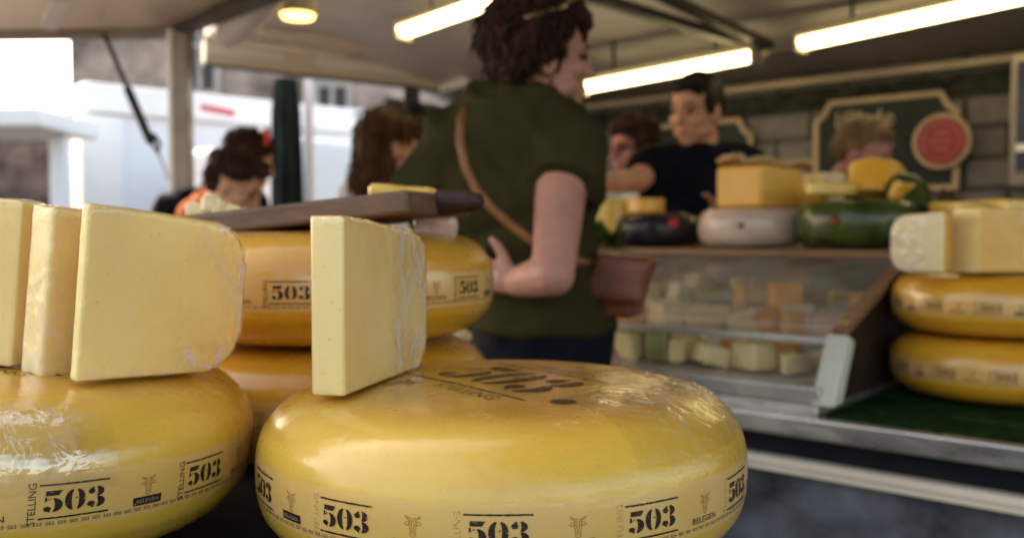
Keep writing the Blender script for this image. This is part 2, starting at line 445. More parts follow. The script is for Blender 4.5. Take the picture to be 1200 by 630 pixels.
M['dim_goods'] = simple('dim_goods', (.16, .12, .11), .7, .8, 5, .2, 10)
M['tyre'] = simple('tyre', (.015, .015, .016), .8, .2, 20, .2, 60)
M['paving'] = brick_material('paving', (.20, .18, .165), (.15, .14, .13), (.07, .065, .06), .3, .15, 'X')
M['wax_white'] = simple('white_wax', (.60, .45, .36), .32, .10, 16, .15, 40, Coat_Weight=.5)
M['wax_green'] = simple('green_wax', (.055, .075, .012), .3, .35, 14, .2, 40, Coat_Weight=.5)
M['wax_dark'] = simple('dark_wax', (.030, .022, .026), .35, .3, 10, .15, 40, Coat_Weight=.3)
M['wax_dark_top'] = simple('greyish_wax', (.13, .105, .10), .4, .3, 10, .15, 40, Coat_Weight=.3)
M['paper'] = simple('tan_paper', (.52, .33, .15), .7, .15, 14, .5, 30, dist=.006)
M['leaf'] = simple('green_leaf', (.05, .085, .015), .5, .4, 20, .3, 60)
M['shelf_wood'] = simple('shelf_edge', (.24, .13, .06), .4, .2, 5, .2, 30, stretch=(2, 2, 12))
M['pale_block'] = cut_material('pale_block', (.84, .68, .38), (.74, .55, .26))
M['orange_block'] = cut_material('orange_block', (.78, .36, .05), (.66, .26, .03))
M['cream_block'] = cut_material('cream_block', (.80, .72, .55), (.70, .60, .42))
M['green_block'] = simple('green_block', (.30, .30, .08), .35, .3, 20, .2, 60, Coat_Weight=.5)
M['pink_block'] = simple('pink_wrapped', (.62, .42, .36), .3, .2, 30, .4, 60, Coat_Weight=.6)
M['case_floor'] = simple('case_floor', (.42, .37, .32), .4, .1, 6, .05, 30)

# ------------------------------------------------------------------ lettering
def text_polys(s, size=1.0):
    """outline triangles of a word in the built-in face, centred on (0,0), height of capitals = size"""
    cu = bpy.data.curves.new('t', 'FONT'); cu.body = s; cu.align_x = 'CENTER'; cu.align_y = 'CENTER'; cu.resolution_u = 2
    o = bpy.data.objects.new('t', cu); COL.objects.link(o)
    dg = bpy.context.evaluated_depsgraph_get(); dg.update()
    me = bpy.data.meshes.new_from_object(o.evaluated_get(dg))
    bpy.data.objects.remove(o)
    vs = [v.co.copy() for v in me.vertices]; fs = [tuple(p.vertices) for p in me.polygons]
    bpy.data.meshes.remove(me)
    h = max(v.y for v in vs) - min(v.y for v in vs); cy = (max(v.y for v in vs) + min(v.y for v in vs)) / 2
    k = size / h
    return [Vector((v.x * k, (v.y - cy) * k)) for v in vs], fs

def arc(cx, cy, rx, ry, a0, a1, n=14):
    return [Vector((cx + rx * math.cos(R_(a0 + (a1 - a0) * i / n)), cy + ry * math.sin(R_(a0 + (a1 - a0) * i / n)))) for i in range(n + 1)]
def strip_faces(outer, inner):
    vs = outer + inner; n = len(outer)
    return vs, [(i, i + 1, n + i + 1, n + i) for i in range(n - 1)]
def stencil(ch):
    """a stencil-cut fat-face numeral in a box about 0.62 wide and 1 high: list of (verts, faces)"""
    out = []
    if ch == '0':
        out.append(strip_faces(arc(-.025, 0, .29, .5, 100, 260, 18), arc(-.045, 0, .07, .42, 100, 260, 18)))
        out.append(strip_faces(arc(.025, 0, .29, .5, 80, -80, 18), arc(.045, 0, .07, .42, 80, -80, 18)))
        out.append(([Vector((.10, .10)), Vector((.05, .05)), Vector((-.02, .07)), Vector((.02, .11))], [(0, 1, 2, 3)]))
    elif ch == '5':
        p = [Vector(q) for q in ((-.22, .5), (.28, .5), (.16, .27), (-.22, .27))]; out.append((p, [(0, 1, 2, 3)]))
        p = [Vector(q) for q in ((-.24, .22), (-.19, .22), (-.17, .05), (-.05, .13), (-.07, .17), (-.25, -.02))]; out.append((p, [(0, 1, 2, 5), (2, 3, 4), (2, 4, 5)]))
        out.append(strip_faces(arc(.0, -.17, .29, .33, 86, -86, 16), arc(-.01, -.17, .07, .27, 86, -86, 16)))
        p = arc(-.17, -.33, .115, .115, 0, 345, 16); out.append((p, [tuple(range(len(p)))]))
        out.append(strip_faces(arc(-.05, -.25, .20, .25, 215, 260, 6), arc(-.05, -.25, .12, .19, 215, 260, 6)))
    else:
        p = arc(-.16, .28, .115, .12, 0, 345, 16); out.append((p, [tuple(range(len(p)))]))
        out.append(strip_faces(arc(-.04, .25, .20, .25, 150, 105, 6), arc(-.04, .25, .13, .18, 150, 105, 6)))
        out.append(strip_faces(arc(.0, .26, .24, .24, 82, -78, 14), arc(-.01, .26, .05, .20, 82, -78, 14)))
        out.append(strip_faces(arc(.0, -.235, .28, .265, 78, -84, 14), arc(-.01, -.235, .06, .21, 78, -84, 14)))
        p = arc(-.17, -.30, .125, .125, 0, 345, 16); out.append((p, [tuple(range(len(p)))]))
        out.append(strip_faces(arc(-.05, -.25, .20, .25, 210, 258, 6), arc(-.05, -.25, .12, .19, 210, 258, 6)))
    return out

def rough_bar(w, h, n=26, seed=0):
    rnd = random.Random(seed)
    top = [Vector((-w / 2 + w * i / n, h / 2 + rnd.uniform(-.12, .12) * h)) for i in range(n + 1)]
    bot = [Vector((-w / 2 + w * i / n, -h / 2 + rnd.uniform(-.12, .12) * h)) for i in range(n + 1)]
    return strip_faces(top, bot)

def stroke(pts, w):
    pts = [Vector(p) for p in pts]; o, i_ = [], []
    for k in range(len(pts)):
        t = (pts[min(k + 1, len(pts) - 1)] - pts[max(k - 1, 0)]).normalized(); n = Vector((-t.y, t.x))
        o.append(pts[k] + n * w / 2); i_.append(pts[k] - n * w / 2)
    return strip_faces(o, i_)

def xf(g, sx=1, sy=None, dx=0, dy=0, rot=0):
    sy = sx if sy is None else sy; c, s = math.cos(rot), math.sin(rot)
    vs = []
    for v in g[0]:
        x, y = v.x * sx, v.y * sy
        vs.append(Vector((x * c - y * s + dx, x * s + y * c + dy)))
    return vs, g[1]

def numerals(h, w):
    """503 filling width w and height h"""
    out = []
    for ch, dx in zip('503', (-.335, 0, .335)):
        for g in stencil(ch): out.append(xf(g, w * .50, h, dx * w, 0))
    return out

def cow(h):
    """a drawn bull's head: horns, ears, face lines"""
    L = [[(-.10, .30), (-.22, .34), (-.36, .42), (-.40, .52), (-.34, .50), (-.25, .42), (-.10, .40)],
         [(.10, .30), (.22, .34), (.36, .42), (.40, .52), (.34, .50), (.25, .42), (.10, .40)],
         [(-.14, .26), (-.30, .22), (-.44, .12), (-.36, .06), (-.22, .10), (-.15, .16)],
         [(.14, .26), (.30, .22), (.44, .12), (.36, .06), (.22, .10), (.15, .16)],
         [(-.15, .28), (-.19, .05), (-.13, -.25), (-.14, -.42), (-.07, -.5), (.07, -.5), (.14, -.42), (.13, -.25), (.19, .05), (.15, .28)],
         [(-.10, .40), (0, .36), (.10, .40)], [(-.05, .3), (-.07, .05), (-.04, -.22)], [(.05, .3), (.07, .05), (.04, -.22)],
         [(-.14, .06), (-.08, .03)], [(.14, .06), (.08, .03)], [(-.09, -.40), (-.03, -.37)], [(.09, -.40), (.03, -.37)], [(-.12, -.3), (0, -.26), (.12, -.3)]]
    return [xf(stroke(p, .045), h) for p in L]

# ------------------------------------------------------------------ a whole cheese wheel
WR, WH = .19, .117
def profile(R=WR, H=WH, a=.076, n=2.6, seam=True, crown=.002):
    b = H / 2; pts = []
    K = 44
    for i in range(K + 1):
        ang = -PI / 2 + PI * i / K
        c, s_ = max(math.cos(ang), 0), math.sin(ang)
        r = (R - a) + a * c ** (2 / n); z = b * math.copysign(abs(s_) ** (2 / n), s_)
        pts.append((r, z))
    inner = R - a
    pts = [(inner * .02, -b - crown), (inner * .5, -b - crown * .7)] + pts + [(inner * .75, b + crown * .45), (inner * .5, b + crown * .7), (inner * .02, b + crown)]
    if seam:   # the edge of the plastic sleeve on the shoulder
        out = []
        for r, z in pts:
            out.append((r + (.0009 if -.030 < z < .030 else 0), z))
        pts = out
    return pts
PROF = profile()
def prof_r(z):
    best = WR
    for (r0, z0), (r1, z1) in zip(PROF[2:-3], PROF[3:-2]):
        if z0 <= z <= z1 and z1 > z0: return r0 + (r1 - r0) * (z - z0) / (z1 - z0)
    return best

def wrap(mb, geos, ang, dz=0, off=.0005):
    """lay flat lettering round the side; ang measured from -Y towards +X"""
    for vs, fs in geos:
        pts = []
        for v in vs:
            th = ang + v.x / WR; z = v.y + dz; r = prof_r(z) + off
            pts.append((r * math.sin(th), -r * math.cos(th), z))
        mb.add(pts, fs)

def make_wheel(rindmat):
    mb = MB(); mb.lathe(PROF, 160)
    root = build(mb, 'whole_cheese', rindmat, auto=60)
    ink, small, cows, rib, nam = MB(), MB(), MB(), MB(), MB()
    st = text_polys('STELLING', .0044); be = text_polys('BELEGEN', .0040); tiny = text_polys('503', .0024)
    W_, H_ = .0414, .0135
    for k in range(12):
        a = k * PI / 6
        wrap(ink, numerals(H_, W_ * .92), a)
        wrap(ink, [xf(rough_bar(W_, .0011, 26, k), 1, 1, 0, .0104)], a)
        wrap(ink, [xf(rough_bar(W_, .0011, 26, k + 50), 1, 1, 0, -.0104)], a)
        wrap(nam, [xf(st, 1, 1, -.0245, -.001, PI / 2)], a)
        am = a + PI / 12
        wrap(cows, [xf(g, 1, 1, -.002, .0015) for g in cow(.0125)], am)
        if k % 2:
            wrap(ink, [xf(be, 1.15, 1, -.002, -.0085)], am)
        else:
            v = [Vector(q) for q in ((-.0105, .0028), (.0105, .0028), (.0088, 0), (.0105, -.0028), (-.0105, -.0028), (-.0088, 0))]
            v2, f2 = [], []
            n = 12
            top = [Vector((-.0105 + .021 * i / n, .0028)) for i in range(n + 1)]; bot = [Vector((-.0105 + .021 * i / n, -.0028)) for i in range(n + 1)]
            wrap(ink, [xf(strip_faces(top, bot), 1, 1, -.002, -.0085)], am)
            wrap(rib, [xf(be, .72, .62, -.002, -.0085)], am, off=.0009)
    for k in range(174):
        wrap(small, [tiny], k * 2 * PI / 174, -.0138)
    build(ink, 'number_lettering', M['ink'], root, smooth=False, world=False)
    build(small, 'small_lettering', M['ink_small'], root, smooth=False, world=False)
    build(nam, 'name_lettering', M['ink_small'], root, smooth=False, world=False)
    build(cows, 'cow_logo', M['ink_cow'], root, smooth=False, world=False)
    build(rib, 'ribbon_lettering', M['ribbon_text'], root, smooth=False, world=False)
    # big stamp on the top face
    top = MB(); zt = WH / 2
    g = numerals(.062, .118)
    g += [xf(rough_bar(.140, .0030, 40, 91), 1, 1, 0, .043), xf(rough_bar(.140, .0030, 40, 92), 1, 1, 0, -.043)]
    g += [xf(text_polys('STELLING', .011), 1.0, 1, .022, -.054), xf(text_polys('BELEGEN', .011), 1.1, 1, .0, .056)]
    p = arc(0, 0, .0085, .0085, 0, 345, 20); g.append(([v + Vector((.088, -.026)) for v in p], [tuple(range(len(p)))]))
    g += [xf(q, 1, 1, -.035, -.070) for q in cow(.026)]
    for vs, fs in g:
        pts = []
        for v in vs:
            r = v.length; z = zt + .002 * max(0, 1 - (r / .112) ** 1.3) + .0006
            if r > .108: z = zt + .0006 - (r - .108) * .10
            pts.append((v.x, v.y, z))
        top.add(pts, fs)
    build(top, 'top_lettering', M['ink_top'], root, smooth=False, world=False)
    return root

WHG = 'whole yellow cheese wheels with a printed number band'
TABLE_Z = EYE - .235
wheel = make_wheel(M['rind'])
def put_wheel(o, x, y, zmid, rot, label, tilt=0):
    o.rotation_euler = (0, tilt, rot) ; o.rotation_mode = 'XYZ'
    o.location = (x, y, zmid)
    tag(o, label, 'cheese wheel', WHG); return o
ZM = TABLE_Z + WH / 2 + .002
put_wheel(wheel, -.008, .714, ZM, 0, 'large glossy yellow cheese wheel in front with a slim wedge standing on it')
# turn the top stamp so that it reads from the left side
for ch in children(wheel):
    if ch.name.startswith('top_lettering'): ch.rotation_euler = (0, 0, R_(-52)); ch.location = (.006, .004, 0); ch.scale = (1.12, 1.12, 1)
def wheel_at(x, y, zmid, rot, label, tilt=0, mat=None):
    c = copy_tree(wheel)
    if mat:
        c.data = c.data.copy(); c.data.materials[0] = mat
    return put_wheel(c, x, y, zmid, rot, label, tilt)
lw = wheel_at(-.402, .70, EYE - .1535, R_(42), 'yellow cheese wheel at the left edge carrying three wrapped wedges')
lw.rotation_mode = 'QUATERNION'
TILT = Quaternion((0, 1, 0), R_(5))
lw.rotation_quaternion = TILT @ Quaternion((0, 0, 1), R_(42))
wheel_at(-.216, 1.04, ZM, R_(8), 'lower yellow cheese wheel half hidden behind the two front wheels', mat=M['rind_lamp_tinted'])
wheel_at(-.212, 1.035, ZM + WH + .0045, R_(1), 'upper amber cheese wheel under the wooden board behind the slim wedge', mat=M['rind_lamp_tinted'])
CZ = EYE - .317                                   # height of the stall counter
RX, RY = .945, 1.747
wheel_at(RX, RY, CZ + .008 + WH / 2 + .002, R_(-23), 'bottom cheese wheel of the stack on the green mat at the right', mat=M['rind_lamp_tinted'])
wheel_at(RX + .003, RY + .004, CZ + .008 + WH * 1.5 + .0065, R_(-31), 'upper cheese wheel of the right stack with wrapped wedges on top', mat=M['rind_lamp_tinted'])

# cling film gathered and torn back on a shoulder of a wheel
def film_patch(parent, a0, a1, z0, z1, seed, amp=.0022, mat='film_clear'):
    pr = [p for p in PROF if p[1] > -.04]
    # walk the profile by height, from the side over the shoulder
    ln = []; 
    for (r0, q0), (r1, q1) in zip(pr[:-1], pr[1:]):
        for k in range(6): ln.append((r0 + (r1 - r0) * k / 6, q0 + (q1 - q0) * k / 6))
    ln = [p for p in ln if p[1] >= z0 and p[0] >= z1]
    nu, nv = 150, len(ln); vs = []; cr = []
    for j, (r, z) in enumerate(ln):
        for i in range(nu + 1):
            a = R_(a0 + (a1 - a0) * i / nu); u = i / nu; v = j / (nv - 1)
            b = Vector((r * math.sin(a), -r * math.cos(a), z)); nn = Vector((math.sin(a) * r / WR, -math.cos(a) * r / WR, max(z, 0) / (WH / 2))).normalized()
            ed = min(1, 5 * u, 5 * (1 - u), 5 * v, 5 * (1 - v)); k = noise.noise(b * 16 + Vector((seed, 0, 0))) * .5 + .5
            m = max(0, min(1, ed * (k * 2.4 - .5)))
            q = b * 60 + Vector((0, seed, 0)); w_ = Vector((noise.noise(b * 35), noise.noise(b * 35 + Vector((7, 0, 0))), noise.noise(b * 35 + Vector((0, 7, 0))))) * 1.6
            rid = 1 - abs(noise.noise(q + w_)) * 2
            vs.append(b + nn * (.0007 + amp * m * max(rid, 0) ** 2 )); cr.append(m)
    mb = MB(); mb.add(vs, [(j * (nu + 1) + i, j * (nu + 1) + i + 1, (j + 1) * (nu + 1) + i + 1, (j + 1) * (nu + 1) + i) for j in range(nv - 1) for i in range(nu)])
    me = mb.mesh('plastic_wrap'); at = me.attributes.new('crumple', 'FLOAT', 'POINT'); at.data.foreach_set('value', cr)
    return link('plastic_wrap', me, M[mat], parent, auto=0, world=False)
film_patch(wheel, 28, 118, .030, .085, 3)
film_patch(lw, -40, 8, .004, .15, 9, .0005)

# ------------------------------------------------------------------ wedges in cling film
def wedge_outline(L, H, rr, sag):
    """radial cut face: straight at the inner end, rounded at the rind"""
    pts = [(0, 0)]
    n = 10
    for i in range(1, n): pts.append((( L - rr) * i / n, 0))
    for i in range(0, 15):
        a = -PI / 2 + PI / 2 * i / 14
        pts.append((L - rr + rr * math.cos(a), rr * 1.1 + rr * 1.1 * math.sin(a)))
    top = H - sag
    for i in range(0, 15):
        a = PI / 2 * i / 14
        pts.append((L - rr + rr * math.cos(a), top - rr * 1.1 + rr * 1.1 * math.sin(a)))
    for i in range(n - 1, 0, -1):
        x = (L - rr) * i / n; pts.append((x, H - sag * (x / (L - rr)) ** 1.4))
    pts.append((0, H)); return pts

def make_wedge(label, A, B, H, t0, t1, rr, sag, up=Vector((0, 0, 1)), side=1, seed=0, crum=(.55, 1.0), mats=('cut', 'rind_plain'), crumple=1.0, film=True, face=None):
    """A: foot of the near edge; B: foot of the rind end; the slice thickens from t0 to t1 on the far side"""
    A = Vector(A); B = Vector(B); ax = (B - A); L = ax.length; ax.normalize(); ay = up.normalized(); ay = (ay - ax * ay.dot(ax)).normalized()
    az = ax.cross(ay) * -side
    ol = wedge_outline(L, H, rr, sag); n = len(ol)
    mb = MB(); vs = []
    for x, y in ol: vs.append(A + ax * x + ay * y)
    for x, y in ol: vs.append(A + ax * x + ay * y + az * (t0 + (t1 - t0) * x / L))
    fs = [tuple(range(n)), tuple(range(2 * n - 1, n - 1, -1))]; mi = [2, 2]
    for i in range(n):
        j = (i + 1) % n; fs.append((i, j, n + j, n + i)); mi.append(0 if i == n - 1 else 1)
    mb.add(vs, fs); mb.m = mi
    me = mb.mesh('cheese_wedge')
    o = link('cheese_wedge', me, [M[mats[0]], M[mats[1]], M[face or (mats[0] if mats[0] != 'cut' else 'cut_shaded')]], bevel=.0022, auto=30)
    tag(o, label, 'cheese wedge', 'slices of cheese wrapped in cling film')
    if not film: return o
    # the film: the slice's own skin, loosened and crinkled
    fm = MB(); fm.add(vs, fs)
    me = evaluated(fm.mesh('film'), [('REMESH', dict(mode='VOXEL', voxel_size=.0028)), ('SMOOTH', dict(iterations=2, factor=.5))])
    at = me.attributes.new('crumple', 'FLOAT', 'POINT')
    vals = []
    co0 = [v.co.copy() for v in me.vertices]
    for c in co0:
        x = (c - A).dot(ax) / L; y = (c - A).dot(ay) / H
        k = noise.noise(c * 14 + Vector((seed, 0, 0))) * .5 + .5
        e = min(1, max(0, (x - crum[0]) / .16)) if crum[1] >= .9 else min(1, max(0, (crum[1] - x) / .25))
        e *= min(1, max(0, (k - .25) * 2.6))
        e = max(e, .5 * min(1, max(0, (abs(y - .5) - .42) / .06)) * k)
        vals.append(max(0, min(1, e * crumple)))
    at.data.foreach_set('value', vals)
    def d(c):
        i = d.i; d.i += 1
        q = c * 46 + Vector((seed * 3.1, seed, 0))
        rid = 1 - abs(noise.noise(q + Vector((noise.noise(c * 30), noise.noise(c * 30 + Vector((9, 0, 0))), 0)) * 1.5)) * 2
        return .0007 + .0003 * noise.noise(c * 60) + vals[i] * (.0016 * max(rid, 0) ** 2)
    d.i = 0
    displace(me, d)
    f = link('plastic_wrap', me, M['film'], None, auto=0)
    adopt(f, o, False)
    return o

ZT = EYE - .1135                                    # top of the front wheel
make_wedge('slim pale cheese wedge standing on the front wheel, cut edge forward',
           (-.119, .632, ZT), (-.076, .797, ZT), .128, .0255, .048, .026, .012, side=1, seed=3, crum=(.45, 1.0))
for ch in children(wheel):
    if ch.name.startswith('name_lettering'): ch.material_slots[0].link = 'OBJECT'; ch.material_slots[0].material = M['ink_faint']
# three slices on the tilted left wheel
TQ = TILT.to_matrix(); LC = Vector((-.402, .70, EYE - .1535))
LUP = TQ @ Vector((0, 0, 1))
def on_left(px, py_guess, Y):
    """point on the tilted top of the left wheel at that sight line"""
    p0 = LC + LUP * (WH / 2 + .003); d = (P(px, py_guess, Y) - Vector((0, 0, EYE)))
    k = (p0 - Vector((0, 0, EYE))).dot(LUP) / d.dot(LUP)
    return Vector((0, 0, EYE)) + d * k
A = on_left(90, 448, .63)
d_ = Vector((.084, .113, 0)); d_ = (d_ - LUP * d_.dot(LUP)).normalized()
make_wedge('big wrapped wedge with rounded rind end, rightmost of three on the left wheel', A, A + d_ * .133, .1235, .0105, .040, .034, .006, up=LUP, side=1, seed=11, crum=(.52, 1.0))
A2 = on_left(66, 441, .63)
make_wedge('narrow wrapped wedge between two bigger ones on the left wheel', A2 + Vector((-.014, .006, -.002)), A2 + d_ * .150 + Vector((-.026, .014, -.002)), .1225, .0265, .036, .034, .006, up=LUP, side=1, seed=23, crum=(0, .55), crumple=.4)
A3 = on_left(-42, 432, .66)
d3 = Vector((.96, .06, 0)); d3 = (d3 - LUP * d3.dot(LUP)).normalized()
B3 = on_left(12, 430, .69)
make_wedge('dull tan wedge cut off by the left edge of the frame', B3, B3 - d3 * .15 + Vector((0, .02, 0)), .1215, .03, .045, .03, .006, up=LUP, side=-1, seed=31, crum=(.6, 1.0), mats=('cut', 'rind_plain'), crumple=.4)

# wedges on the right stack
ZR = CZ + .008 + 2 * WH + .0105
a = P(1106, 322, 1.60); a.z = ZR; b = P(1043, 318, 1.66); b.z = ZR
make_wedge('cream wrapped wedge with a rounded corner on the right stack, left one', a, b, .108, .055, .075, .03, .004, side=-1, seed=41, crum=(.25, 1.0), mats=('cut_amber_and_shaded', 'rind_plain'), face='pale_block', crumple=.45)  # end face coloured amber to look shaded
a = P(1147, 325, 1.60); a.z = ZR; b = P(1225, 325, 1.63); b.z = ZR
make_wedge('yellow cheese wedge at the right edge of the frame on the stack', a, b, .116, .07, .09, .03, .004, side=1, seed=47, crum=(.6, 1.0), crumple=.3, mats=('cut', 'rind_plain'), face='cut_amber_and_shaded')

# ------------------------------------------------------------------ the table under the wheels
t = empty('display_table', 'low table under black cloth carrying the foreground cheese wheels', 'table', (-.4, .85, 0))
mb = MB(); mb.bx(-1.05, .165, .36, 1.30, TABLE_Z - .03, TABLE_Z); build(mb, 'table_top', M['black_cloth'], t, bevel=.006)
mb = MB()
nx, ny = 90, 1
def skirt(p0, p1, seed):
    p0 = Vector(p0); p1 = Vector(p1); k = 60; nrm = Vector((p1 - p0).to_tuple()).cross(Vector((0, 0, 1))).normalized(); vs = []
    for j in range(9):
        for i in range(k + 1):
            q = p0.lerp(p1, i / k); zz = (TABLE_Z - .031) * (1 - j / 8) + .01
            vs.append(q + nrm * (.012 + .016 * (j / 8) * math.sin(i * .9 + seed)) + Vector((0, 0, zz)))
    mb.add(vs, [(j * (k + 1) + i, j * (k + 1) + i + 1, (j + 1) * (k + 1) + i + 1, (j + 1) * (k + 1) + i) for j in range(8) for i in range(k)])
skirt((-1.05, .36, 0), (.165, .36, 0), 0); skirt((.165, .36, 0), (.165, 1.3, 0), 1); skirt((.165, 1.3, 0), (-1.05, 1.3, 0), 2); skirt((-1.05, 1.3, 0), (-1.05, .36, 0), 3)
build(mb, 'cloth_skirt', M['black_cloth'], t)
mb = MB()
for x in (-.98, .09):
    for y in (.43, 1.23): mb.tube([(x, y, 0), (x, y, TABLE_Z - .03)], .02, round_=False)
for x, y in ((-.98, .43), (.09, .43), (-.98, 1.23), (.09, 1.23)):
    q = MB(); q.tube([(x, y, 0), (x, y, TABLE_Z - .031)], .02, round_=False); build(q, 'leg', M['dark_metal'], t)
mb = MB(); mb.box((-.54, .70, TABLE_Z + .012), (.035, 0, 0), (0, .12, 0), (0, 0, .012))
tag(build(mb, 'wooden_batten', M['wood'], bevel=.003), 'wooden batten lying under the tilted left cheese wheel', 'batten')

# board with a dark handle on the upper rear wheel and what lies on it
e = empty('cutting_board', 'brown wooden board with dark handle lying tilted on the amber wheel', 'cutting board', P(385, 268, .98))
a = P(248, 268, 1.04); b = P(518, 239, .93)
ax = (b - a).normalized(); az = Vector((0, 0, 1)); az = (az - ax * az.dot(ax)).normalized(); ay = az.cross(ax)
mb = MB(); c = (a + b) / 2; L = (b - a).length / 2
mb.box(c, ax * L, ay * .075, az * .0115); build(mb, 'board_blade', M['wood'], e, bevel=.004)
mb = MB(); n = 14; pts = []; rs = []
for i in range(n + 1):
    k = i / n; pts.append(b + ax * (.002 + k * .036) + az * (.001 - .002 * k)); rs.append(.0145 * (1 - .25 * k) * (1 if k < .9 else .85))
mb.tube(pts, rs, 14); build(mb, 'handle', M['handle_wood'], e)

def chunk(name, label, cat, c, sx, sy, sz, mat, rz=0, tilt=0, group=None, bev=.006, rough=.004, seed=0, kind='wedge'):
    """small cut piece of cheese, as a wedge or a block with slightly uneven faces"""
    Rm = Matrix.Translation(c) @ Matrix.Rotation(rz, 4, 'Z') @ Matrix.Rotation(tilt, 4, 'X')
    mb = MB()
    if kind == 'wedge':
        n = 10; ol = [(-sx, -sy)] + [(sx * math.cos(R_(-40 + 80 * i / n)) * 1.0, sy * 1.2 * math.sin(R_(-40 + 80 * i / n)) * 1.3) for i in range(n + 1)] + [(-sx, -sy * .4)]
    else: ol = [(-sx, -sy), (sx, -sy), (sx, sy), (-sx, sy)]
    mb.prism(ol, (0, 0, -sz), (1, 0, 0), (0, 1, 0), (0, 0, 2 * sz))
    me = evaluated(mb.mesh(name), [('BEVEL', dict(width=bev, segments=3, limit_method='ANGLE')), ('SUBSURF', dict(levels=2, subdivision_type='SIMPLE'))])
    displace(me, lambda q: noise.noise(q * 40 + Vector((seed, seed * 2, 0))) * rough)
    o = link(name, me, mat, auto=50); o.matrix_world = Rm
    return tag(o, label, cat, group)

# crumbly pieces on the board
for i, (px, py, s) in enumerate(((232, 249, .013), (247, 241, .014), (258, 246, .013), (272, 249, .011), (243, 252, .012), (284, 252, .009))):
    mb = MB(); c = P(px, py, 1.03); rnd = random.Random(i)
    mb.ell((0, 0, 0), (s, s, s * .9), n=10, seg=14)
    me = mb.mesh('cheese_lump'); displace(me, lambda q: noise.noise(q * 110 + Vector((i * 3, 0, 0))) * .006)
    o = link('cheese_lump', me, M['pale_block'], auto=25); o.location = c
    tag(o, 'pale crumbly cheese lump in the heap on the left end of the board', 'cheese lump', 'crumbly cheese lumps heaped on the board')
chunk('cheese_offcut', 'small golden cheese offcut on the board just left of the slim wedge', 'cheese piece', P(345, 250, 1.02), .018, .015, .009, M['rind_plain'], .2)
chunk('cheese_offcut', 'bright yellow cheese offcut on the board beside its dark handle', 'cheese piece', P(474, 229, 1.0), .038, .022, .0105, M['rind_plain'], .1, 0)
o = chunk('wrapped_cheese_piece', 'small pinkish wrapped cheese piece propping up the right end of the board', 'cheese piece', P(507, 266, .99), .024, .02, .0145, M['pink_block'], .2, 0, None, .006, .006, 5, 'block')

# ------------------------------------------------------------------ stall counter, display case
c = empty('stall_counter', 'long stall counter with metal lip and grey marbled front sheet', 'counter', S(.3, 1.9, 0))
T0, T1 = -1.6, 2.0
mb = MB(); mb.sbox(T0, T1, 1.535, 2.45, CZ - .03, CZ - .002); build(mb, 'counter_top', M['metal'], c, bevel=.003)
mb = MB(); mb.sbox(T0, T1, 1.507, 1.533, CZ - .034, CZ + .002); build(mb, 'metal_lip', M['metal'], c, bevel=.004)
mb = MB(); mb.sbox(T0, T1, 1.535, 1.56, CZ - .075, CZ - .035); build(mb, 'dark_recess', M['gap_black'], c)
mb = MB(); mb.sbox(T0, T1, 1.512, 1.56, CZ - .090, CZ - .076); mb.sbox(T0, T1, 1.500, 1.56, CZ - .099, CZ - .0905); build(mb, 'trim_channel', M['cream_metal'], c, bevel=.002)
mb = MB(); k = 120; rows = 24; vs = []
for j in range(rows + 1):
    for i in range(k + 1):
        t_ = T0 + (T1 - T0) * i / k; zz = (CZ - .1) * (1 - j / rows)
        w = .012 * noise.noise(Vector((t_ * 2.2, j * .18, 3))) + .010 * math.sin(j * .55 + t_ * 2.0) * (j / rows) 
        vs.append(S(t_, 1.535 + w, zz))
mb.add(vs, [(j * (k + 1) + i, j * (k + 1) + i + 1, (j + 1) * (k + 1) + i + 1, (j + 1) * (k + 1) + i) for j in range(rows) for i in range(k)])
build(mb, 'front_sheet', M['panel_grey'], c, auto=0)
mb = MB(); mb.sbox(T0, .59, 1.545, 2.40, CZ - .001, CZ + .006)
me = evaluated(mb.mesh('grass_mat'), [('SUBSURF', dict(levels=5, subdivision_type='SIMPLE'))])
displace(me, lambda q: .002 * noise.noise(q * 160))
tag(link('grass_mat', me, M['mat_green'], auto=0), 'dark green artificial grass mat under the right cheese stack', 'mat')

d = empty('display_case', 'glass fronted cheese display case with white frame on the counter', 'display case', S(1.2, 1.9, CZ))
C0, C1 = .602, 1.95
SH = EYE - .030                                   # top of the case's shelf
mb = MB(); mb.sbox(C0, C1, 1.538, 2.4, CZ, CZ + .018); build(mb, 'plinth', M['metal'], d, bevel=.003)
mb = MB(); mb.sbox(C0, C1, 1.548, 1.60, CZ + .0185, CZ + .050); build(mb, 'bottom_rail', M['rail_metal'], d, bevel=.004)
mb = MB(); mb.sbox(C0, C1, 1.612, 1.64, CZ + .118, CZ + .132); build(mb, 'top_rail', M['rail_metal'], d, bevel=.003)
# end frame: a leaning white post and a dark end panel
mb = MB()
mb.prism([(1.544, CZ + .019), (1.590, CZ + .019), (1.650, CZ + .126), (1.618, CZ + .140)], S(C0 - .026, 0, 0), N, (0, 0, 1), U * .042); build(mb, 'end_post', M['white_metal'], d, bevel=.004)
mb = MB(); mb.prism([(1.6, CZ + .004), (2.4, CZ + .004), (2.4, SH - .025), (2.06, SH - .025), (1.655, CZ + .130)], S(C0, 0, 0), N, (0, 0, 1), U * .012); build(mb, 'end_panel', M['case_end'], d)
mb = MB(); mb.prism([(1.645, CZ + .133), (2.05, SH - .02), (2.05, SH - .005), (1.635, CZ + .147)], S(C0 - .012, 0, 0), N, (0, 0, 1), U * .026); build(mb, 'slope_trim', M['shelf_wood'], d, bevel=.002)
mb = MB(); vs = [S(C0 + .02, 1.575, CZ + .056), S(C1, 1.575, CZ + .056), S(C1, 1.622, CZ + .118), S(C0 + .02, 1.622, CZ + .118)]; mb.add(vs, [(0, 1, 2, 3)]); build(mb, 'front_glass', M['glass_front'], d, smooth=False)
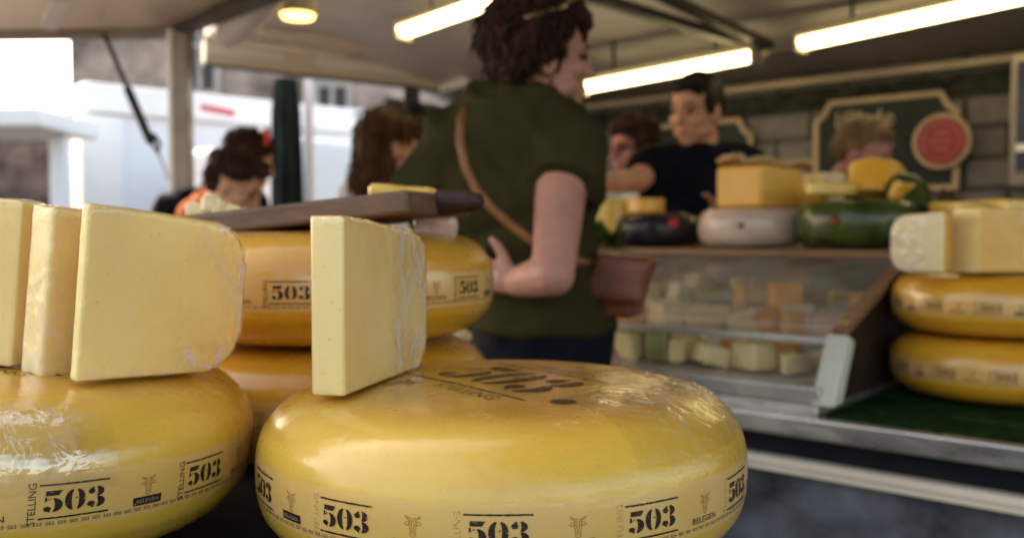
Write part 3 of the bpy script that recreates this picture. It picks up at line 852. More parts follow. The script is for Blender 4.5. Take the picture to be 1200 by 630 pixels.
mb = MB(); vs = [S(C0 + .02, 1.632, CZ + .1325), S(C1, 1.632, CZ + .1325), S(C1, 2.05, SH - .021), S(C0 + .02, 2.05, SH - .021)]; mb.add(vs, [(0, 1, 2, 3)]); build(mb, 'sloping_glass', M['glass'], d, smooth=False)
mb = MB(); mb.sbox(C0 - .02, C1, 2.05, 2.42, SH - .02, SH); build(mb, 'top_shelf', M['shelf_wood'], d, bevel=.003)
mb = MB(); mb.sbox(C0 + .013, C1, 1.605, 2.395, CZ + .0185, CZ + .05); mb.sbox(C0 + .013, C1, 1.83, 2.395, CZ + .0505, CZ + .095); mb.sbox(C0 + .013, C1, 2.0, 2.395, CZ + .0955, CZ + .14); build(mb, 'display_steps', M['case_floor'], d, bevel=.003)
mb = MB(); mb.sbox(C0 + .013, C1, 2.385, 2.4, CZ + .145, SH - .021); build(mb, 'back_doors', M['case_floor'], d)

# the pieces in the case
kinds = [('pale_block', 'pale yellow', .42), ('cream_block', 'cream white', .62), ('orange_block', 'deep orange', .82), ('green_block', 'green herbed', .94), ('pink_block', 'pinkish rinded', 1.0)]
rnd = random.Random(21)
for row, (o_, zb) in enumerate(((1.665, CZ + .0505), (1.755, CZ + .0505), (1.885, CZ + .0955), (1.96, CZ + .0955), (2.10, CZ + .1405), (2.22, CZ + .1405))):
    tt = C0 + .06
    while tt < C1 - .2:
        q = rnd.random(); k_ = next(z for z in kinds if q <= z[2])
        if row == 0 and abs(tt - .98) < .05: k_ = kinds[3]
        if row < 2 and tt < .80: k_ = kinds[2] if rnd.random() < .6 else kinds[0]
        sx = rnd.choice((.018, .026, .034, .044, .052)) * rnd.uniform(.9, 1.1); sz = rnd.uniform(.013, .033) if row < 2 else rnd.uniform(.016, .034)
        sy = rnd.uniform(.026, .04)
        if row == 3: sz = min(sz, .036)
        if row == 4: sz = min(sz, .030)
        c_ = S(tt + sx, o_, zb + sz + .004)
        chunk('cheese_piece', k_[1] + ' cheese piece lying in the glass display case', 'cheese piece', c_, sx * .9, sy, sz, M[k_[0]],
              math.atan2(U.y, U.x) + rnd.uniform(-.8, .8), rnd.choice((0, 0, .25, -.25)), k_[1] + ' cheese pieces in the display case', .006, .004, rnd.random() * 50, rnd.choice(['wedge', 'block', 'block']))
        tt += 2 * sx + (rnd.uniform(.002, .014) if row < 3 else rnd.choice((.004, .02, .06)))

# cheeses on the case's shelf
def small_wheel(label, px, o_, R, H, mat, stickers=(), zb=SH + .001, top=None):
    r = (px - 600) / F; Y = o_ / (U.y and (N.x * r + N.y)); c = Vector((r * Y, Y, zb + H / 2 + .002))
    pr = profile(R, H, R * .33, 2.6, False, .003)
    mb = MB(); mb.lathe(pr, 72); o = build(mb, 'whole_cheese', mat, auto=60); o.location = c
    tag(o, label, 'cheese wheel')
    for ang, zz, rad, mk in stickers:
        s = MB(); n = 20; f = [(0.0, 0.0)] + [(rad * math.cos(2 * PI * i / n), rad * math.sin(2 * PI * i / n)) for i in range(n)]
        vs = [((R + .0015) * math.sin(ang + p[0] / R), -(R + .0015) * math.cos(ang + p[0] / R), zz + p[1]) for p in f]
        s.add(vs, [(0, 1 + i, 1 + (i + 1) % n) for i in range(n)])
        build(s, 'sticker', M[mk], o, world=False, smooth=False)
    if top:
        s = MB(); s.lathe([(R * .68, 0), (R * .66, .004), (.002, .005)], 48); t_ = build(s, 'top_patch', top, o, world=False); t_.location = (0, 0, H / 2 + .0005)
    return o
small_wheel('white waxed cheese wheel with red stickers on the shelf', 879, 2.21, .136, .100, M['wax_white'], ((-.42, .004, .008, 'badge_red'), (.78, .008, .010, 'badge_red')))
small_wheel('dark green waxed cheese wheel on the shelf, right of the white one', 1006, 2.215, .148, .112, M['wax_green'], ((-.75, .008, .010, 'badge_red'), (.62, .016, .009, 'badge_red')))
small_wheel('black waxed cheese wheel with a red seal beside the green shirt', 772, 2.24, .128, .088, M['wax_dark'], ((.15, .02, .014, 'red'),), top=M['wax_dark_top'])
# half wheel with paper on the white wheel
q = P(906, 222, 2.33); q.z = SH + .001 + .1 + .012
def half_wheel(label, c, R, H, a0, a1, mat=('cut', 'rind_plain'), tilt=(0, 0), rz=0):
    mb = MB(); n = 22
    ol = [(0, 0)] + [(R * math.cos(R_(a0 + (a1 - a0) * i / n)), R * math.sin(R_(a0 + (a1 - a0) * i / n))) for i in range(n + 1)]
    mb.prism(ol, (0, 0, 0), (1, 0, 0), (0, 1, 0), (0, 0, H))
    me = mb.mesh('cut_cheese')
    for p in me.polygons:
        nrm = p.normal; rad = p.center.copy(); rad.z = 0
        p.material_index = 1 if (abs(nrm.z) > .5 or rad.length > R * .8) else 0
    o = link('cut_cheese', me, [M[mat[0]], M[mat[1]]], auto=40, bevel=min(R, H) * .12)
    o.location = c; o.rotation_euler = (tilt[0], tilt[1], rz)
    return tag(o, label, 'cut cheese')
half_wheel('orange cut cheese under folded tan paper on the white wheel', Vector((P(892, 222, 2.26).x, 2.26, q.z - .008)), .145, .108, 28, 128, ('cut_amber_and_shaded', 'rind_orange'))
mb = MB(); k = 26; vs = []
pc = q + Vector((-.02, .02, .108))
for j in range(k + 1):
    for i in range(k + 1):
        x = -.105 + .21 * i / k; y = -.075 + .15 * j / k
        z = .018 * noise.noise(Vector((x * 14, y * 14, 2))) + .006 - .06 * max(0, x - .06) + (.012 if x < -.07 else 0)
        vs.append(pc + Vector((x, y, z)))
mb.add(vs, [(j * (k + 1) + i, j * (k + 1) + i + 1, (j + 1) * (k + 1) + i + 1, (j + 1) * (k + 1) + i) for j in range(k) for i in range(k)])
o = build(mb, 'wrapping_paper', M['paper'], auto=0); s_ = o.modifiers.new('s', 'SOLIDIFY'); s_.thickness = .012
tag(o, 'tan wrapping paper folded over the orange cut cheese', 'wrapping paper')
# left end: big yellow cut cheese, small wedge
q = P(724, 255, 2.62); q.z = SH + .002
half_wheel('big yellow cut cheese standing between green shirt and vendor', q + Vector((0, .06, 0)), .125, .135, 190, 395, ('cut', 'rind_plain'))
q = P(757, 247, 2.48); q.z = SH + .094
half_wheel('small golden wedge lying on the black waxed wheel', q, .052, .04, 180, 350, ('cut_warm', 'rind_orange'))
# on the green wheel
zg = SH + .119
q = P(968, 232, 2.2); q.z = zg + .004
chunk('cheese_wedge', 'flat golden cheese wedge lying on the green wheel, left one', 'cheese wedge', q + Vector((0, 0, .022)), .072, .04, .016, M['rind_plain'], .25, 0, None, .006, .003, 2)
bpy.data.objects[-1] if False else None
q = P(1027, 222, 2.2); q.z = zg
half_wheel('bright lamp-lit cut cheese on the green wheel, right one', q + Vector((0, .02, 0)), .07, .085, 170, 380, ('cut_warm', 'rind_orange'), (R_(-18), R_(12)))  # the lamp's orange light is put into its cut and rind colours
q = P(1052, 236, 2.14); q.z = zg
chunk('cheese_wedge', 'golden cheese wedge leaning between lit cut cheese and dark waxed one', 'cheese wedge', q + Vector((0, .01, .026)), .05, .03, .02, M['rind_orange'], .7, .35, None, .006, .003, 8)
q = P(955, 222, 2.3); q.z = zg
chunk('cheese_wedge', 'amber cheese wedge behind the flat golden one on the green wheel', 'cheese wedge', q + Vector((0, .04, .03)), .045, .035, .03, M['cut_amber_and_shaded'], -.4, .2, None, .006, .003, 12)
# dark waxed cheese and leaves at the right
q = P(1072, 222, 2.12); q.z = SH + .118
mb = MB(); mb.lathe(profile(.062, .075, .028, 2.2, False, .003), 48); o = build(mb, 'waxed_cheese', M['wax_green'], auto=60); o.location = q + Vector((.0, .05, .005)); o.rotation_euler = (R_(55), R_(20), 0)
tag(o, 'small dark green waxed cheese leaning beside the red round badge', 'cheese')
def leaf_bunch(name, label, c, n, s, seed, mat):
    rnd = random.Random(seed); mb = MB()
    for i in range(n):
        a = rnd.uniform(0, 2 * PI); e_ = rnd.uniform(-.2, 1.1); L = s * rnd.uniform(.6, 1.2); w = L * .3
        d1 = Vector((math.cos(a) * math.cos(e_), math.sin(a) * math.cos(e_), math.sin(e_))); sd = d1.cross(Vector((0, 0, 1))).normalized(); b0 = Vector(c) + d1 * s * .15
        mb.add([b0, b0 + d1 * L * .4 + sd * w, b0 + d1 * L, b0 + d1 * L * .4 - sd * w, b0 + d1 * L * .45 + Vector((0, 0, w * .3))], [(0, 1, 4), (1, 2, 4), (2, 3, 4), (3, 0, 4)])
    return tag(build(mb, name, mat, auto=0), label, 'leaves')
q = P(708, 282, 2.45); q.z = SH + .004
leaf_bunch('leaf_garnish', 'green leaves tucked under the big yellow cut cheese', q, 40, .07, 4, M['leaf'])
q = P(1108, 243, 2.12); q.z = SH + .06
leaf_bunch('dried_leaf_bunch', 'dark brown dried leaf bunch right of the green waxed cheese', q, 60, .075, 6, simple('dry_leaf', (.11, .06, .025), .6, .4, 20, .2, 60))
# pale block behind, pieces behind the right stack
q = P(970, 207, 2.42); q.z = SH + .001
chunk('cheese_block', 'upright pale cheese block in front of the slate sign', 'cheese block', q + Vector((-.005, .02, .10)), .045, .035, .10, M['pale_block'], .5, 0, None, .006, .002, 3, 'block')
for i, (px, py, Y, sx, sz, lab) in enumerate(((1135, 238, 2.05, .07, .018, 'thin yellow cheese slab behind the right stack, below the slate sign'), (1187, 238, 2.0, .06, .022, 'yellow cheese slab behind the right stack at the frame edge'))):
    q = P(px, py + 8, Y); q2 = Vector((q.x, q.y, 0))
    chunk('cheese_slab', lab, 'cheese slab', q + Vector((0, 0, 0)), sx, .05, sz, M['rind_plain'], .3, 0, None, .006, .003, i, 'block')
mb = MB(); mb.sbox(.0, .60, 2.08, 2.42, EYE + .028, EYE + .046)
o = build(mb, 'raised_shelf', M['shelf_wood'], bevel=.003)
for tt in (.02, .58):
    for oo in (2.1, 2.4):
        s = MB(); s.sbox(tt - .01, tt + .01, oo - .01, oo + .01, CZ + .007, EYE + .0275); build(s, 'leg', M['dark_metal'], o)
tag(o, 'narrow wooden shelf behind the right cheese stack', 'shelf')

# ------------------------------------------------------------------ the stall around
st = empty('market_stall', 'dark market stall with grey roof, block patterned back cloth and metal posts', 'market stall', S(1, 2.6, 0))
BW = 3.72
mb = MB(); mb.sbox(-1.9, 3.45, BW, BW + .028, 0, EYE + .69); build(mb, 'back_wall', M['block_wall'], st)
mb = MB(); mb.sbox(-1.9, 3.45, BW - .012, BW - .002, EYE + .535, EYE + .62); build(mb, 'leaf_valance', M['valance'], st)
mb = MB(); mb.sbox(-1.9, 3.45, BW - .05, BW - .002, EYE + .632, EYE + .662); build(mb, 'wall_rail', M['post'], st, bevel=.004)
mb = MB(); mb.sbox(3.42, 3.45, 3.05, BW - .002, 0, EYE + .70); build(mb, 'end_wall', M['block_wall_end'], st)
ZC = EYE + .90
mb = MB()
vs = []; rows = [(1.72, ZC + .0), (2.5, ZC), (2.9, ZC - .06), (BW + .03, EYE + .672)]
ks = 24
for o_, z_ in rows:
    for i in range(ks + 1): vs.append(S(-1.9 + 5.4 * i / ks, o_, z_))
mb.add(vs, [(j * (ks + 1) + i, j * (ks + 1) + i + 1, (j + 1) * (ks + 1) + i + 1, (j + 1) * (ks + 1) + i) for j in range(len(rows) - 1) for i in range(ks)])
o = build(mb, 'roof_lining', M['ceiling'], st, auto=20); s_ = o.modifiers.new('s', 'SOLIDIFY'); s_.thickness = .03; s_.offset = 1
mb = MB(); pt = P(216, 40, 3.3); tpole, opole = toS(pt)
# corner post and front roof beam
mb = MB(); pb = Vector((P(214, 200, 3.3).x, 3.3, 0))
mb.box((pb.x, pb.y, (EYE + .75) / 2), (.033, 0, 0), (0, .03, 0), (0, 0, (EYE + .75) / 2)); build(mb, 'corner_post', M['post'], st, bevel=.004)
mb = MB(); mb.box((pb.x - .030, pb.y - .028, EYE + .30), (.008, 0, 0), (0, .006, 0), (0, 0, .45)); build(mb, 'post_track', M['pale_panel'], st, bevel=.002)
a = Vector((pb.x, pb.y, EYE + .765)); b = a - U * 4.6 + Vector((0, 0, .16 * 4.6 / 4.6 + .05))
def bar(mb, a, b, w, h):
    a = Vector(a); b = Vector(b); ax = (b - a); L = ax.length; ax.normalize(); s_ = ax.cross(Vector((0, 0, 1))).normalized(); up = s_.cross(ax)
    mb.box((a + b) / 2, ax * L / 2, s_ * w / 2, up * h / 2)
mb = MB(); bar(mb, a, b, .05, .06); build(mb, 'roof_beam', M['beam'], st, bevel=.004)
# end awning fascia with pale inner panels
fa = P(238, 62, 3.92); fb = P(516, 86, 4.62)
fa.z = EYE + .80; fb.z = EYE + .80
mb = MB(); bar(mb, fa, fb, .05, .10); build(mb, 'end_fascia', M['cream_metal'], st, bevel=.006)
ax = (fb - fa).normalized(); sd = ax.cross(Vector((0, 0, 1))).normalized()
mb = MB(); bar(mb, fa + sd * .12 + Vector((0, 0, .075)), fb + sd * .12 + Vector((0, 0, .075)), .22, .045); build(mb, 'end_ledge', M['cream_metal'], st, bevel=.01)
for k0, k1 in ((.0, .30), (.42, .86)):
    mb = MB(); bar(mb, fa.lerp(fb, k0) + sd * .029 + Vector((0, 0, .012)), fa.lerp(fb, k1) + sd * .029 + Vector((0, 0, .012)), .008, .045); build(mb, 'pale_strip', M['pale_panel'], st, bevel=.002)
mb = MB(); bar(mb, fb + sd * .25 + Vector((0, 0, .0)), fb + Vector((0, 0, .0)), .035, .13); build(mb, 'end_cap', M['pale_panel'], st, bevel=.004)
mb = MB(); bar(mb, fa + Vector((0, 0, -.055)), fb + Vector((0, 0, -.055)), .03, .012); build(mb, 'fascia_seal', M['beam'], st)
for px, Y in ((478, 4.55), (487, 4.7)):
    p = P(px, 150, Y); mb = MB(); mb.tube([(p.x, p.y, 0), (p.x, p.y, EYE + .76)], .022, round_=False); build(mb, 'end_post', M['dark_metal'], st)
# raised flap on the customers' side
e0 = P(-200, 42, 3.32); e1 = P(206, 38, 3.32)
mb = MB(); bar(mb, e0, e1, .05, .045); build(mb, 'flap_edge', M['post'], st, bevel=.004)
n0 = Vector((e0.x, .95, e0.z + .40)); n1 = Vector((e1.x + 2.6, 1.05, e1.z + .40))
mb = MB(); mb.add([e0 + Vector((0, -.03, .01)), e1 + Vector((0, -.03, .01)), n1, n0], [(0, 1, 2, 3)]); o = build(mb, 'awning_flap', M['ceiling_light'], st); s_ = o.modifiers.new('s', 'SOLIDIFY'); s_.thickness = .02; s_.offset = 1
for k in (.28, .62):
    mb = MB(); q0 = e0.lerp(e1, k); q1 = n0.lerp(n1, k); bar(mb, q0.lerp(q1, .04) - Vector((0, 0, .014)), q1 - Vector((0, 0, .014)), .05, .022); build(mb, 'flap_rib', M['pale_panel'], st, bevel=.003)
mb = MB(); mb.add([S(-1.9, 1.74, ZC - .005), S(1.7, 1.74, ZC - .005), S(1.7, .72, ZC + .09), S(.55, .72, ZC + .09), S(.35, -.1, ZC + .16), S(-1.9, -.1, ZC + .16)], [(0, 1, 2, 3, 4, 5)])  # added roof sheet out of view, cuts skylight from the right
o = build(mb, 'skylight_blocker', M['ceiling'], st); s_ = o.modifiers.new('s', 'SOLIDIFY'); s_.thickness = .02; s_.offset = 1
# dark diagonal roof struts
for (x0, y0, Y0, x1, y1, Y1, w) in ((680, -8, 3.0, 868, 50, 3.3, .055), (765, -10, 3.0, 902, 54, 3.28, .045)):
    mb = MB(); bar(mb, P(x0, y0, Y0), P(x1, y1, Y1), w, .03); build(mb, 'roof_strut', M['beam'], st, bevel=.003)
# duct
mb = MB(); mb.tube([P(268, 40, 3.25), P(282, 28, 3.2), P(330, -22, 3.0)], [.05, .055, .055], 20); build(mb, 'roll_tube', M['ceiling'], st)

def lamp(label, a, b, w=.085):
    a = Vector(a); b = Vector(b)
    e = empty('fluorescent_lamp', label, 'lamp', (a + b) / 2, 'fluorescent tube lamps under the stall roof')
    ax = (b - a).normalized(); s_ = ax.cross(Vector((0, 0, 1))).normalized(); up = s_.cross(ax)
    mb = MB(); bar(mb, a - ax * .02 + up * .042, b + ax * .02 + up * .042, w * .85, .028); build(mb, 'lamp_housing', M['housing'], e, bevel=.006)
    mb = MB()
    n = 12; ol = [(w / 2 * math.cos(PI * i / n), -.034 * math.sin(PI * i / n)) for i in range(n + 1)]
    mb.prism(ol, a + up * .027, s_, up, b - a)
    build(mb, 'lamp_tube', M['tube'], e, bevel=.01)
    mb = MB()
    for q, sg in ((a, -1), (b, 1)): mb.box(q + ax * sg * .008 + up * .012, ax * .007, s_ * w * .52, up * .03)
    build(mb, 'end_cap', M['housing'], e, bevel=.004)
    mb = MB()
    for k in (.2, .8):
        q = a.lerp(b, k) + up * .058; mb.tube([q, q + Vector((0, 0, .12))], .006, round_=False)
    build(mb, 'hanger', M['dark_metal'], e)
lamp('fluorescent tube lamp above the orange shirted girl and green shirted woman', P(474, 42, 3.42), P(660, -22, 3.0))
lamp('fluorescent tube lamp behind the dark haired vendor', P(684, 107, 3.82), P(884, 70, 3.30))
lamp('fluorescent tube lamp at the upper right edge of the frame', P(940, 56, 3.20), P(1290, -18, 2.62))
e = empty('spot_lamp', 'small round warm spot lamp in the roof above the parasol', 'lamp', P(349, 18, 3.15))
c = P(349, 17, 3.15)
mb = MB(); mb.lathe([(.062, .0), (.066, .006), (.066, .05), (.04, .062)], 36, c); build(mb, 'lamp_housing', M['housing'], e)
mb = MB(); mb.lathe([(.054, -.014), (.060, -.002), (.03, .001)], 36, c); build(mb, 'bulb', M['spot'], e)
c = P(915, 60, 3.3)
mb = MB(); mb.tube([P(888, 68, 3.36), P(905, 58, 3.33), P(938, 54, 3.25)], .008); tag(build(mb, 'lamp_cable', M['housing']), 'pale cable linking two tube lamps under the roof', 'cable')
mb = MB(); mb.tube([P(520, 95, 4.7), P(545, 92, 4.6), P(560, 108, 4.5), P(557, 135, 4.5), P(548, 190, 4.5)], .018); tag(build(mb, 'roof_hose', M['dark_metal']), 'dark hose hanging in an arc beside the green shirted shoulder', 'hose')
# gas strut on the flap
e = empty('gas_strut', 'thin dark strut hanging slantwise from the raised flap', 'strut', P(125, 42, 3.25))
mb = MB(); mb.tube([P(122, 40, 3.3), P(150, 105, 3.3)], .009); mb.tube([P(150, 105, 3.3), P(176, 165, 3.3)], .016); mb.tube([P(176, 165, 3.3), P(186, 180, 3.3), P(187, 168, 3.3), P(180, 158, 3.3)], .008); build(mb, 'strut_tube', M['dark_metal'], e)
mb = MB(); mb.tube([P(184, 175, 3.3), P(208, 235, 3.3)], .004); build(mb, 'pull_cord', M['post'], e)

# slate signs on the back wall
def sign(label, px0, px1, py0, py1, o_=BW - .03, text=True, bottom=True):
    def on(px, py):
        r = (px - 600) / F; Y = o_ / (N.x * r + N.y); return P(px, py, Y)
    a = on(px0, py0[0]); b = on(px1, py0[1]); zt = (a.z + b.z) / 2; zb = on((px0 + px1) / 2, py1).z
    t0 = a.dot(U); t1 = b.dot(U); w = (t0 - t1); h = zt - zb
    e = empty('slate_sign', label, 'sign', S((t0 + t1) / 2, o_, zb))
    X = -U; Zv = Vector((0, 0, 1)); org = S(t0, o_, zb)
    n = .045
    ol = [(0, 0), (w, 0), (w, h - n * 1.6), (w - n * .7, h - n * 1.1), (w - n * 1.3, h), (n * 1.3, h), (n * .7, h - n * 1.1), (0, h - n * 1.6)]
    mb = MB(); mb.prism(ol, org, X, Zv, N * .012); build(mb, 'slate', M['slate'], e)
    mb = MB(); pts = [org + X * p[0] + Zv * p[1] - N * .004 for p in ol]
    for i in range(len(pts)):
        q0, q1 = pts[i], pts[(i + 1) % len(pts)]
        dd = (q1 - q0).normalized(); mb.box((q0 + q1) / 2, dd * ((q1 - q0).length / 2 + .008), dd.cross(N) * .0115, N * .008)
    build(mb, 'frame', M['sign_frame'], e, bevel=.003)
    if text:
        mb = MB()
        for s, x, z, size in (('lChde', .36 * w, .80 * h, .070), ('ll!', .53 * w, .55 * h, .062)):
            vs, fs = text_polys(s, size); mb.add([org + X * (x + v.x) + Zv * (z + v.y) - N * .003 for v in vs], fs)
        build(mb, 'lettering', M['sign_frame'], e, smooth=False)
    return e, on
e, on = sign('large slate sign with cream notched frame and a round red badge', 957, 1122, (126, 104), 222)
bc = on(1105, 166); k = .118
mb = MB(); vs = []; 
def disc(c, r0, r1, dz, n=48, squash=1.0):
    o_, i_ = [], []
    for i in range(n + 1):
        a = 2 * PI * i / n; dd = -U * math.cos(a) + Vector((0, 0, 1)) * math.sin(a)
        o_.append(c + dd * r1 - N * dz); i_.append(c + dd * r0 - N * dz)
    return o_ + i_, [(i, i + 1, n + 2 + i, n + 1 + i) for i in range(n)]
mb = MB(); ol = [(.106 * math.cos(2 * PI * i / 48), .106 * math.sin(2 * PI * i / 48)) for i in range(48)]
mb.prism(ol, bc - N * .012, -U, (0, 0, 1), -N * .012); bd = build(mb, 'badge', M['sign_frame'], e, bevel=.003)
mb = MB(); ol = [(.090 * math.cos(2 * PI * i / 48), .090 * math.sin(2 * PI * i / 48)) for i in range(48)]
mb.prism(ol, bc - N * .0245, -U, (0, 0, 1), -N * .003); build(mb, 'badge_face', M['badge_red'], bd)
mb = MB(); mb.add(*disc(bc, .066, .072, .0285)); 
for dz, ww in ((.03, .05), (.0, .075), (-.03, .05)):
    c_ = bc - N * .0285 + Vector((0, 0, dz)); mb.add([c_ - U * ww / 2 + Vector((0, 0, .007)), c_ + U * ww / 2 + Vector((0, 0, .007)), c_ + U * ww / 2 - Vector((0, 0, .007)), c_ - U * ww / 2 - Vector((0, 0, .007))], [(0, 1, 2, 3)])
build(mb, 'badge_mark', M['badge_mark'], bd, smooth=False)
sign('smaller slate sign with cream frame behind the dark haired vendor', 755, 880, (152, 138), 215, text=False)
# flat screen at the right edge
def onw(px, py, o_):
    r = (px - 600) / F; Y = o_ / (N.x * r + N.y); return P(px, py, Y)
a = onw(1184, 66, BW - .2); b = onw(1290, 60, BW - .2); zb = onw(1200, 218, BW - .2).z; zt = onw(1190, 62, BW - .2).z
e = empty('wall_cabinet', 'grey framed cabinet with dim bluish front at the right edge', 'cabinet', S(a.dot(U), BW - .2, zb))
t0, t1 = a.dot(U), b.dot(U)
mb = MB(); mb.sbox(t1, t0, BW - .2, BW - .014, zb, zt); build(mb, 'cabinet_body', M['post'], e, bevel=.006)
mb = MB(); mb.sbox(t1 + .03, t0 - .022, BW - .206, BW - .2005, zb + .05, zt - .03); build(mb, 'cabinet_front', M['screen'], e)
mb = MB(); mb.sbox(t1 + .03, t0 - .024, BW - .212, BW - .2065, zb + .12, zb + .145); build(mb, 'pale_strip', M['pale_panel'], e)

# ------------------------------------------------------------------ people
EY = Vector((0, 0, EYE))
def head_matrix(c, yaw, pitch=0, roll=0, s=1.0):
    return Matrix.Translation(c) @ Matrix.Rotation(R_(yaw), 4, 'Z') @ Matrix.Rotation(R_(roll), 4, 'Y') @ Matrix.Rotation(R_(-pitch), 4, 'X') @ Matrix.Scale(s, 4)
def head(mb, H, neck=True):
    mb.ell((0, -.012, .028), (.074, .094, .088), H)
    mb.ell((0, .018, -.03), (.062, .070, .078), H)
    mb.ell((0, .030, -.062), (.048, .056, .050), H)
    mb.ell((0, .066, -.096), (.024, .022, .019), H)
    mb.ell((0, .074, .016), (.050, .018, .014), H)
    mb.ell((0, .090, -.008), (.010, .016, .026), H); mb.ell((0, .103, -.030), (.014, .016, .012), H)
    for s in (-1, 1):
        mb.ell((s * .040, .056, -.030), (.024, .026, .022), H); mb.ell((s * .074, -.008, -.022), (.011, .021, .033), H)
        mb.ell((s * .045, .018, -.070), (.020, .045, .024), H)
    mb.ell((0, .083, -.062), (.023, .012, .007), H); mb.ell((0, .082, -.074), (.021, .012, .008), H)
    mb.ell((0, .080, -.050), (.02, .012, .01), H)
def face_parts(root, H, brow='hair_dark'):
    for s in (-1, 1):
        mb = MB(); mb.ell((s * .031, .080, -.002), (.012, .010, .0055), H, 8, 12); build(mb, 'eye', M['eye'], root)
        mb = MB(); mb.tube([H @ Vector((s * .014, .091, .018)), H @ Vector((s * .032, .089, .024)), H @ Vector((s * .050, .078, .016))], [.0028, .003, .002], 8); build(mb, 'eyebrow', M[brow], root)
    mb = MB(); mb.ell((0, .0905, -.067), (.019, .006, .0065), H, 8, 14); build(mb, 'lips', M['lip'], root)
def hair_mesh(root, prims, H, mat, amp=.012, freq=26, voxel=.006, name='hair', stretch=(1, 1, .35), seed=0):
    mb = MB()
    for c, r in prims: mb.ell(c, r, H)
    me = blob(mb, name, voxel, 3)
    Hi = H.inverted()
    def d(co):
        q = Hi @ co; q = Vector((q.x * stretch[0], q.y * stretch[1], q.z * stretch[2])) * freq + Vector((seed, 0, 0))
        return amp * (noise.noise(q) * .7 + noise.noise(q * 2.7) * .5)
    displace(me, d)
    return link(name, me, M[mat], root, auto=0)
def hair_strands(root, mat, n, seed, r, L, Hi=None):
    """loose locks and flyaways lying over the hair"""
    hm = [c for c in children(root) if c.name.split('.')[0] == 'hair'][0].data
    rnd = random.Random(seed); mb = MB(); V = hm.vertices
    for i in range(n):
        v = V[rnd.randrange(len(V))]; p = v.co.copy(); nrm = v.normal.copy()
        if nrm.z < -.6: continue
        if Hi:
            q = Hi @ p
            if q.y > .055 or q.z < -.05 or (q.y > .02 and q.z < .03): continue
        d = Vector((0, 0, -1)) + Vector((rnd.uniform(-.7, .7), rnd.uniform(-.7, .7), 0)); d = (d - nrm * d.dot(nrm)).normalized()
        sd = d.cross(nrm); pts = []; l = L * rnd.uniform(.5, 1.2); ph = rnd.uniform(0, 6); am = rnd.uniform(.003, .009); lift = rnd.choice((.0, .001, .002, .009))
        for k in range(6):
            t = k / 5
            pts.append(p + d * l * (t - .3) + sd * am * math.sin(ph + t * 6) + nrm * (.003 + lift * t - .02 * (t - .4) ** 2))
        mb.tube(pts, [r * 1.2, r * 2.2, r * 2.4, r * 2, r * 1.4, r * .5], 5, False)
    return build(mb, 'hair_strands', M[mat], root, auto=0)
def cloth_mesh(root, mb, name, mat, voxel=.008, amp=.008, freq=7, smooth=5, folds=None, seed=0):
    me = blob(mb, name, voxel, smooth)
    def d(co):
        q = Vector((co.x * 1.6, co.y * 1.6, co.z * .7)) * freq + Vector((seed, 0, 0))
        w = 1 - abs(noise.noise(q + Vector((noise.noise(co * 4), 0, noise.noise(co * 4 + Vector((5, 0, 0))))) * 1.2))
        return max(amp * (w - .72) * 1.4 + amp * .3 * noise.noise(q * 2.4), -.009)
    displace(me, d)
    return link(name, me, M[mat], root, auto=0), me

def hand(mb, w, dirf, up, nrm, s=1.0, curl=.6, thumb=1, spread=.0215, tl=1.0):
    """palm and five fingers: w wrist point, dirf along the hand, up across the palm towards the thumb, nrm palm side"""
    w = Vector(w); d = Vector(dirf).normalized(); up = Vector(up); up = (up - d * up.dot(d)).normalized(); nr = Vector(nrm); nr = (nr - d * nr.dot(d) - up * nr.dot(up)).normalized()
    mb.tube([w, w + d * .03 * s], [.025 * s, .026 * s])
    for k in (-1.1, -.35, .35, 1.1):
        mb.tube([w + d * .02 * s + up * k * .016 * s, w + d * .088 * s + up * k * .0225 * s], [.015 * s, .0125 * s])
    Ls = (.060, .074, .080, .072)
    for k, L in zip((-1.5, -.5, .5, 1.5), Ls):
        p = w + d * .088 * s + up * k * spread * s; pts = [p]; ang = .15
        for seg, fr in enumerate((.45, .32, .25)):
            ang += curl * (.55 + .25 * seg); v = d * math.cos(ang) + nr * math.sin(ang); p = p + v * L * fr * s * 1.05; pts.append(p)
        mb.tube(pts, [.0098 * s, .0092 * s, .0084 * s, .0072 * s], 10)
    p = w + d * .025 * s + up * .022 * s
    v1 = (d * .55 + up * .8 + nr * .15 * thumb).normalized(); v2 = (d * .62 + up * .75).normalized()
    p1 = p + v1 * .040 * s * tl; p2 = p1 + v2 * .034 * s * tl; p3 = p2 + (v2 + d * .45).normalized() * .026 * s * tl
    mb.tube([p, p1, p2, p3], [.016 * s, .0125 * s, .0105 * s, .0085 * s], 10)

# --- woman in the olive shirt
Y0 = 1.72
def W(px, py, dy=0): return P(px, py, Y0 + dy)
k = Y0 / F
wm = empty('person', 'woman in olive green shirt seen from behind, hand on hip, brown shoulder bag strap', 'person', (W(640, 300).x, Y0 + .02, 0))
body = MB()
H = head_matrix(W(637, 66, .0), -78, 2, 0, .90)
head(body, H)
body.tube([W(637, 92, .0), W(628, 118, .0), W(618, 150, .01)], [.050, .055, .072])
torso = [(W(600, 178, .02), (.148, .095, .115)), (W(603, 225, .02), (.148, .108, .13)), (W(620, 285, .02), (.118, .106, .12)), (W(630, 345, .02), (.120, .116, .11)), (W(631, 395, .02), (.126, .122, .11))]
for c_, r_ in torso: body.ell(c_, tuple(x - .014 for x in r_))
rs0, re, rw = W(662, 172, -.03), W(648, 322, -.21), W(606, 330, -.15)
ls0, le, lwr = W(528, 180, .02), W(488, 226, .0), W(530, 262, .22)
body.tube([rs0, rs0.lerp(re, .35), rs0.lerp(re, .7), re], [.047, .048, .042, .037])
body.tube([re, re.lerp(rw, .45), rw], [.038, .035, .027])
